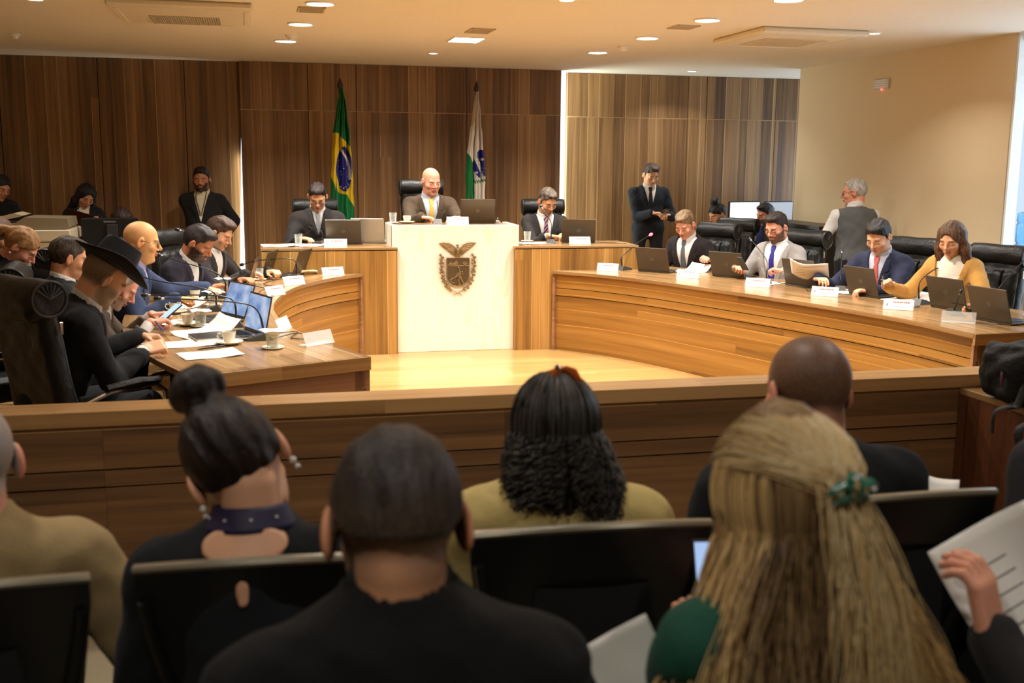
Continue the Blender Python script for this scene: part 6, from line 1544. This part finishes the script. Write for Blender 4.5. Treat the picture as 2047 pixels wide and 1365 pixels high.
for pts, lab in (([(.07, 6.05, .76), (.22, 6.15, .775), (.3, 5.98, .755), (.25, 5.9, .755)], 'black cable behind the nearest microphone'), ([(.1, 6.2, .77), (.22, 6.3, .76), (.18, 6.08, .758), (.3, 6.05, .756)], 'dark blue cable beside the nearest clear holder'), ([(-.05, 8.7, .77), (.08, 8.5, .76), (.1, 8.3, .8), (.0, 8.2, .758), (.12, 8.05, .758)], 'black cable between the laptops of the left desk'),
                ([(.1, 9.2, .77), (.2, 8.9, .80), (.05, 8.75, .77), (.2, 8.6, .758)], 'thick black cable looping on the left desk'), ([(.5, 9.6, .77), (.6, 9.62, .80), (.66, 9.7, .758), (.55, 9.72, .758)], 'black cable curl beside the cream handset'), ([(4.28, 8.2, .77), (4.36, 7.9, .76), (4.3, 7.7, .757), (4.45, 7.5, .757), (4.55, 7.35, .757)], 'black cable winding past the name plate'),
                ([(4.5, 8.02, .77), (4.58, 7.8, .758), (4.66, 7.55, .76)], 'blue cable before the navy suit'), ([(4.6, 6.95, .775), (4.52, 6.8, .758), (4.62, 6.7, .757), (4.45, 6.62, .757)], 'black cable at the microphone base of the woman in mustard'), ([(4.62, 6.35, .83), (4.75, 6.28, .80), (4.8, 6.1, .758), (4.7, 5.9, .757)], 'blue cable behind the empty clear holder'),
                ([(4.5, 6.0, .757), (4.58, 5.85, .757), (4.65, 5.8, .757)], 'thin black cable at the near laptop'), ([(3.2, 10.0, .99), (3.35, 9.9, .986), (3.5, 9.82, .984)], 'black cable on the right wing desk')): cable(pts, lab)
# ------------------------------------------------------------------ at the back
PRB = plain('printer_plastic', lin(206, 192, 158), .5); PRD = plain('printer_grey', lin(150, 138, 112), .5)
t = empty('photocopier', (-2.05, 10.8, 0), 0, 'large beige photocopier at the left edge beside the writing person', 'photocopier')
MB().box((0, 0, .56), (.74, .62, .86), bev=.015).build('body', PRB, t); MB().box((0, 0, .06), (.7, .58, .12)).build('base', PRD, t)
for k, (za, zb) in enumerate(((.16, .34), (.36, .54), (.56, .70), (.72, .86))):
    o = MB().box((.02, -.316, (za+zb)/2), (.66, .012, zb-za-.012), bev=.003).build('paper_tray', PRB, t); MB().box((.0, -.325, zb-.03), (.16, .01, .018)).build('tray_handle', PRD, o)
MB().box((0, 0, 1.05), (.8, .64, .11), bev=.012).build('scanner', plain('printer_light', lin(222, 208, 176), .5), t)
F = MB(); F.prism([(-.38, 1.11), (.36, 1.11), (.38, 1.125), (.37, 1.205), (.0, 1.215), (-.08, 1.16), (-.38, 1.15)], -.28, .26, Matrix(((1, 0, 0, 0), (0, 0, 1, 0), (0, 1, 0, 0), (0, 0, 0, 1)))); F.build('document_feeder', PRD, t)
F = MB(); F.prism([(-.34, 1.19), (-.1, 1.25), (-.02, 1.23), (-.06, 1.215), (-.3, 1.17)], -.2, .2, Matrix(((1, 0, 0, 0), (0, 0, 1, 0), (0, 1, 0, 0), (0, 0, 0, 1)))); F.build('feeder_tray', PRB, t)
b = MB(); b.box((-.06, -.33, .95), (.09, .012, .08), bev=.002); b.build('socket_cover', PRD, t); MB().box((-.06, -.338, .93), (.04, .004, .018)).build('socket', BLK, t); MB().box((.05, -.328, .67), (.07, .003, .03)).build('yellow_label', plain('yellow_label', lin(230, 180, 40), .6), t)
t = empty('monitor', (-1.36, 10.92, 0), RD(4), 'black monitor seen from behind, hiding the person at left', 'monitor')
MB().box((0, 0, 1.035), (.52, .035, .31), bev=.01).build('housing', BLK, t); MB().box((.02, -.03, .98), (.1, .03, .3), bev=.006).build('stand', plain('monitor_stand', (.03, .03, .03), .4), t); MB().box((.02, .02, .756), (.24, .2, .012)).build('foot', BLK, t); MB().box((0, .025, 1.035), (.49, .003, .28)).build('screen', SCR_OFF, t)
textmesh('maker_lettering', 'ThinkVision', .024, plain('lettering_white', lin(200, 200, 195), .5), t, Matrix.Translation((.0, -.0195, 1.155))@Matrix.Rotation(pi/2, 4, 'X'))
t = empty('side_table', (-1.25, 11.0, 0), 0, 'dark side table carrying the black monitor', 'table'); MB().box((0, 0, .735), (1.0, .5, .03), grain='x').build('tabletop', TOPW, t)
for sx in (-1, 1):
    for sy in (-1, 1): MB().box((sx*.46, sy*.21, .36), (.04, .04, .72)).build('leg', BLK, t)
t = empty('monitor_desk', (6.15, 12.1, 0), 0, 'desk under the two bright monitors in the back right corner', 'desk'); MB().box((0, 0, .735), (1.2, .5, .03)).build('tabletop', BLK, t)
for sx in (-1, 1): MB().box((sx*.56, 0, .36), (.04, .46, .72)).build('side_panel', BLK, t)
for x, y, em, lab, r_ in ((5.86, 12.2, 1.6, 'monitor with white screen in the back right corner', .3), (6.32, 12.2, .35, 'monitor with pale blue screen in the back right corner', .35)):
    t = empty('monitor', (x, y, .75), r_, lab, 'monitor', 'monitors in the back right corner')
    MB().box((0, 0, .40), (.5, .03, .31), bev=.008).build('housing', BLK, t); MB().box((0, -.017, .40), (.475, .003, .28)).build('screen', plain('screen_glow_%d' % int(em*10), (.02, .02, .02), .3, emit=em, ecol=(.85, .92, 1)), t)
    MB().box((0, .02, .12), (.06, .03, .26)).build('stand', BLK, t); MB().box((0, 0, .006), (.24, .18, .012)).build('foot', BLK, t)
t = empty('black_counter', (5.89, 10.75, 0), 0, 'black counter against the beige wall beside the vest wearer', 'counter'); MB().box((0, 0, .54), (.34, 1.3, 1.08), bev=.004).build('body', BLK, t); MB().box((0, 0, 1.1), (.38, 1.34, .04), bev=.004).build('worktop', BLK, t)
t = empty('water_cooler', (6.0, 7.28, 0), 0, 'white water cooler with blue bottle by the bright window', 'water cooler')
MB().box((0, 0, .48), (.3, .3, .96), bev=.02).build('body', plain('white_plastic', (.8, .8, .78), .4), t)
MB().lathe([(.03, .96), (.05, 1.0), (.13, 1.06), (.135, 1.14), (.125, 1.15), (.135, 1.17), (.135, 1.3), (.125, 1.31), (.135, 1.33), (.13, 1.39), (.1, 1.4), (.0001, 1.4)], 28).build('bottle', plain('blue_polycarbonate', lin(120, 180, 235), .1, trans=.6), t, True)
MB().box((-.155, 0, .78), (.02, .2, .12)).build('tap_panel', plain('grey_plastic', (.4, .4, .4), .4), t)
# backpack on the cabinet
BAGM = plain('black_nylon', (.007, .007, .006), .7, spec=.25, noise=.3, bmp=.6, bscale=40); ZIPM = plain('zip_metal', lin(190, 180, 150), .3, .8)
t = empty('backpack', (3.38, 3.98, .731), 0, 'black backpack with hanging straps on the side cabinet', 'backpack')
F = box_field((-.28, -.22, -.02), (.3, .24, .34), .009); F.add(rbox((0, .0, .13), (.22, .13, .13), .06), .01); F.add(rbox((.02, -.1, .1), (.17, .07, .09), .05), .03); F.add(rbox((0, .02, .25), (.19, .09, .035), .03), .02)
X, Y, Z_ = F.x[:, None, None], F.y[None, :, None], F.z[None, None, :]; F.v = F.v+wob(X, Y, Z_, 30, .007).astype(np.float32); F.v = np.maximum(F.v, -Z_)
link_mesh('bag_body', F.mesh('bag_body'), BAGM, t)
for pts, w in (([(-.12, -.1, .12), (-.2, -.17, .1), (-.25, -.2, .02), (-.3, -.22, .03), (-.345, -.2, .0), (-.35, -.2, -.1)], .016), ([(.02, -.17, .12), (-.08, -.25, .09), (-.15, -.3, .02), (-.2, -.34, .0), (-.345, -.36, -.03), (-.35, -.38, -.14), (-.36, -.4, -.22)], .02), ([(-.15, -.1, .02), (-.22, -.15, .02), (-.27, -.18, .01)], .02)):
    MB().tube(arcpts(pts, 24), w, 8, flat=.3).build('strap', BAGM, t, True)
MB().tube(arcpts([(-.2, -.02, .2), (-.1, -.14, .21), (.1, -.15, .21), (.2, -.05, .2)], 20), .004, 6).build('zip', ZIPM, t, True); MB().tube(arcpts([(-.08, -.02, .27), (-.04, -.02, .31), (.04, -.02, .31), (.08, -.02, .27)], 14), .01, 8).build('grab_handle', BAGM, t, True); MB().box((-.1, -.08, .285), (.06, .02, .01)).build('buckle', ZIPM, t)
t.scale = (1.1, 1, .88); MB().tube([(-.225, -.06, .16), (-.24, -.08, .12), (-.235, -.08, .09)], .006, 6).build('zip_pull', plain('dark_red_cord', lin(70, 22, 18), .6), t, True)
cd = bpy.data.cameras.new('camera'); cam = bpy.data.objects.new('camera', cd); COL.objects.link(cam); SC.camera = cam
yaw, pitch, roll = .23619, .166375, -.0089274
f = Vector((sin(yaw)*cos(pitch), cos(yaw)*cos(pitch), -sin(pitch))); r = Vector((cos(yaw), -sin(yaw), 0)); d = f.cross(r)
r2 = r*cos(roll)+d*sin(roll); d2 = -r*sin(roll)+d*cos(roll)
cam.matrix_world = Matrix(((r2.x, -d2.x, -f.x, 0), (r2.y, -d2.y, -f.y, 0), (r2.z, -d2.z, -f.z, 1.75), (0, 0, 0, 1)))
cd.sensor_width = 36; cd.lens = 36*2131.9/2047; cd.clip_end = 60; cd.clip_start = .05
cd.dof.use_dof = True; cd.dof.focus_distance = 9.0; cd.dof.aperture_fstop = 3.6
SC.view_settings.view_transform = 'Standard'; SC.view_settings.look = 'None'; SC.view_settings.gamma = 1; SC.view_settings.use_curve_mapping = False
SC.view_settings.exposure = 0.12
cy = SC.cycles; cy.use_denoising = True; cy.max_bounces = 7; cy.diffuse_bounces = 4; cy.glossy_bounces = 3; cy.transmission_bounces = 4; cy.transparent_max_bounces = 12
cy.caustics_reflective = False; cy.caustics_refractive = False; cy.sample_clamp_indirect = 6; cy.use_adaptive_sampling = True; cy.adaptive_threshold = .02
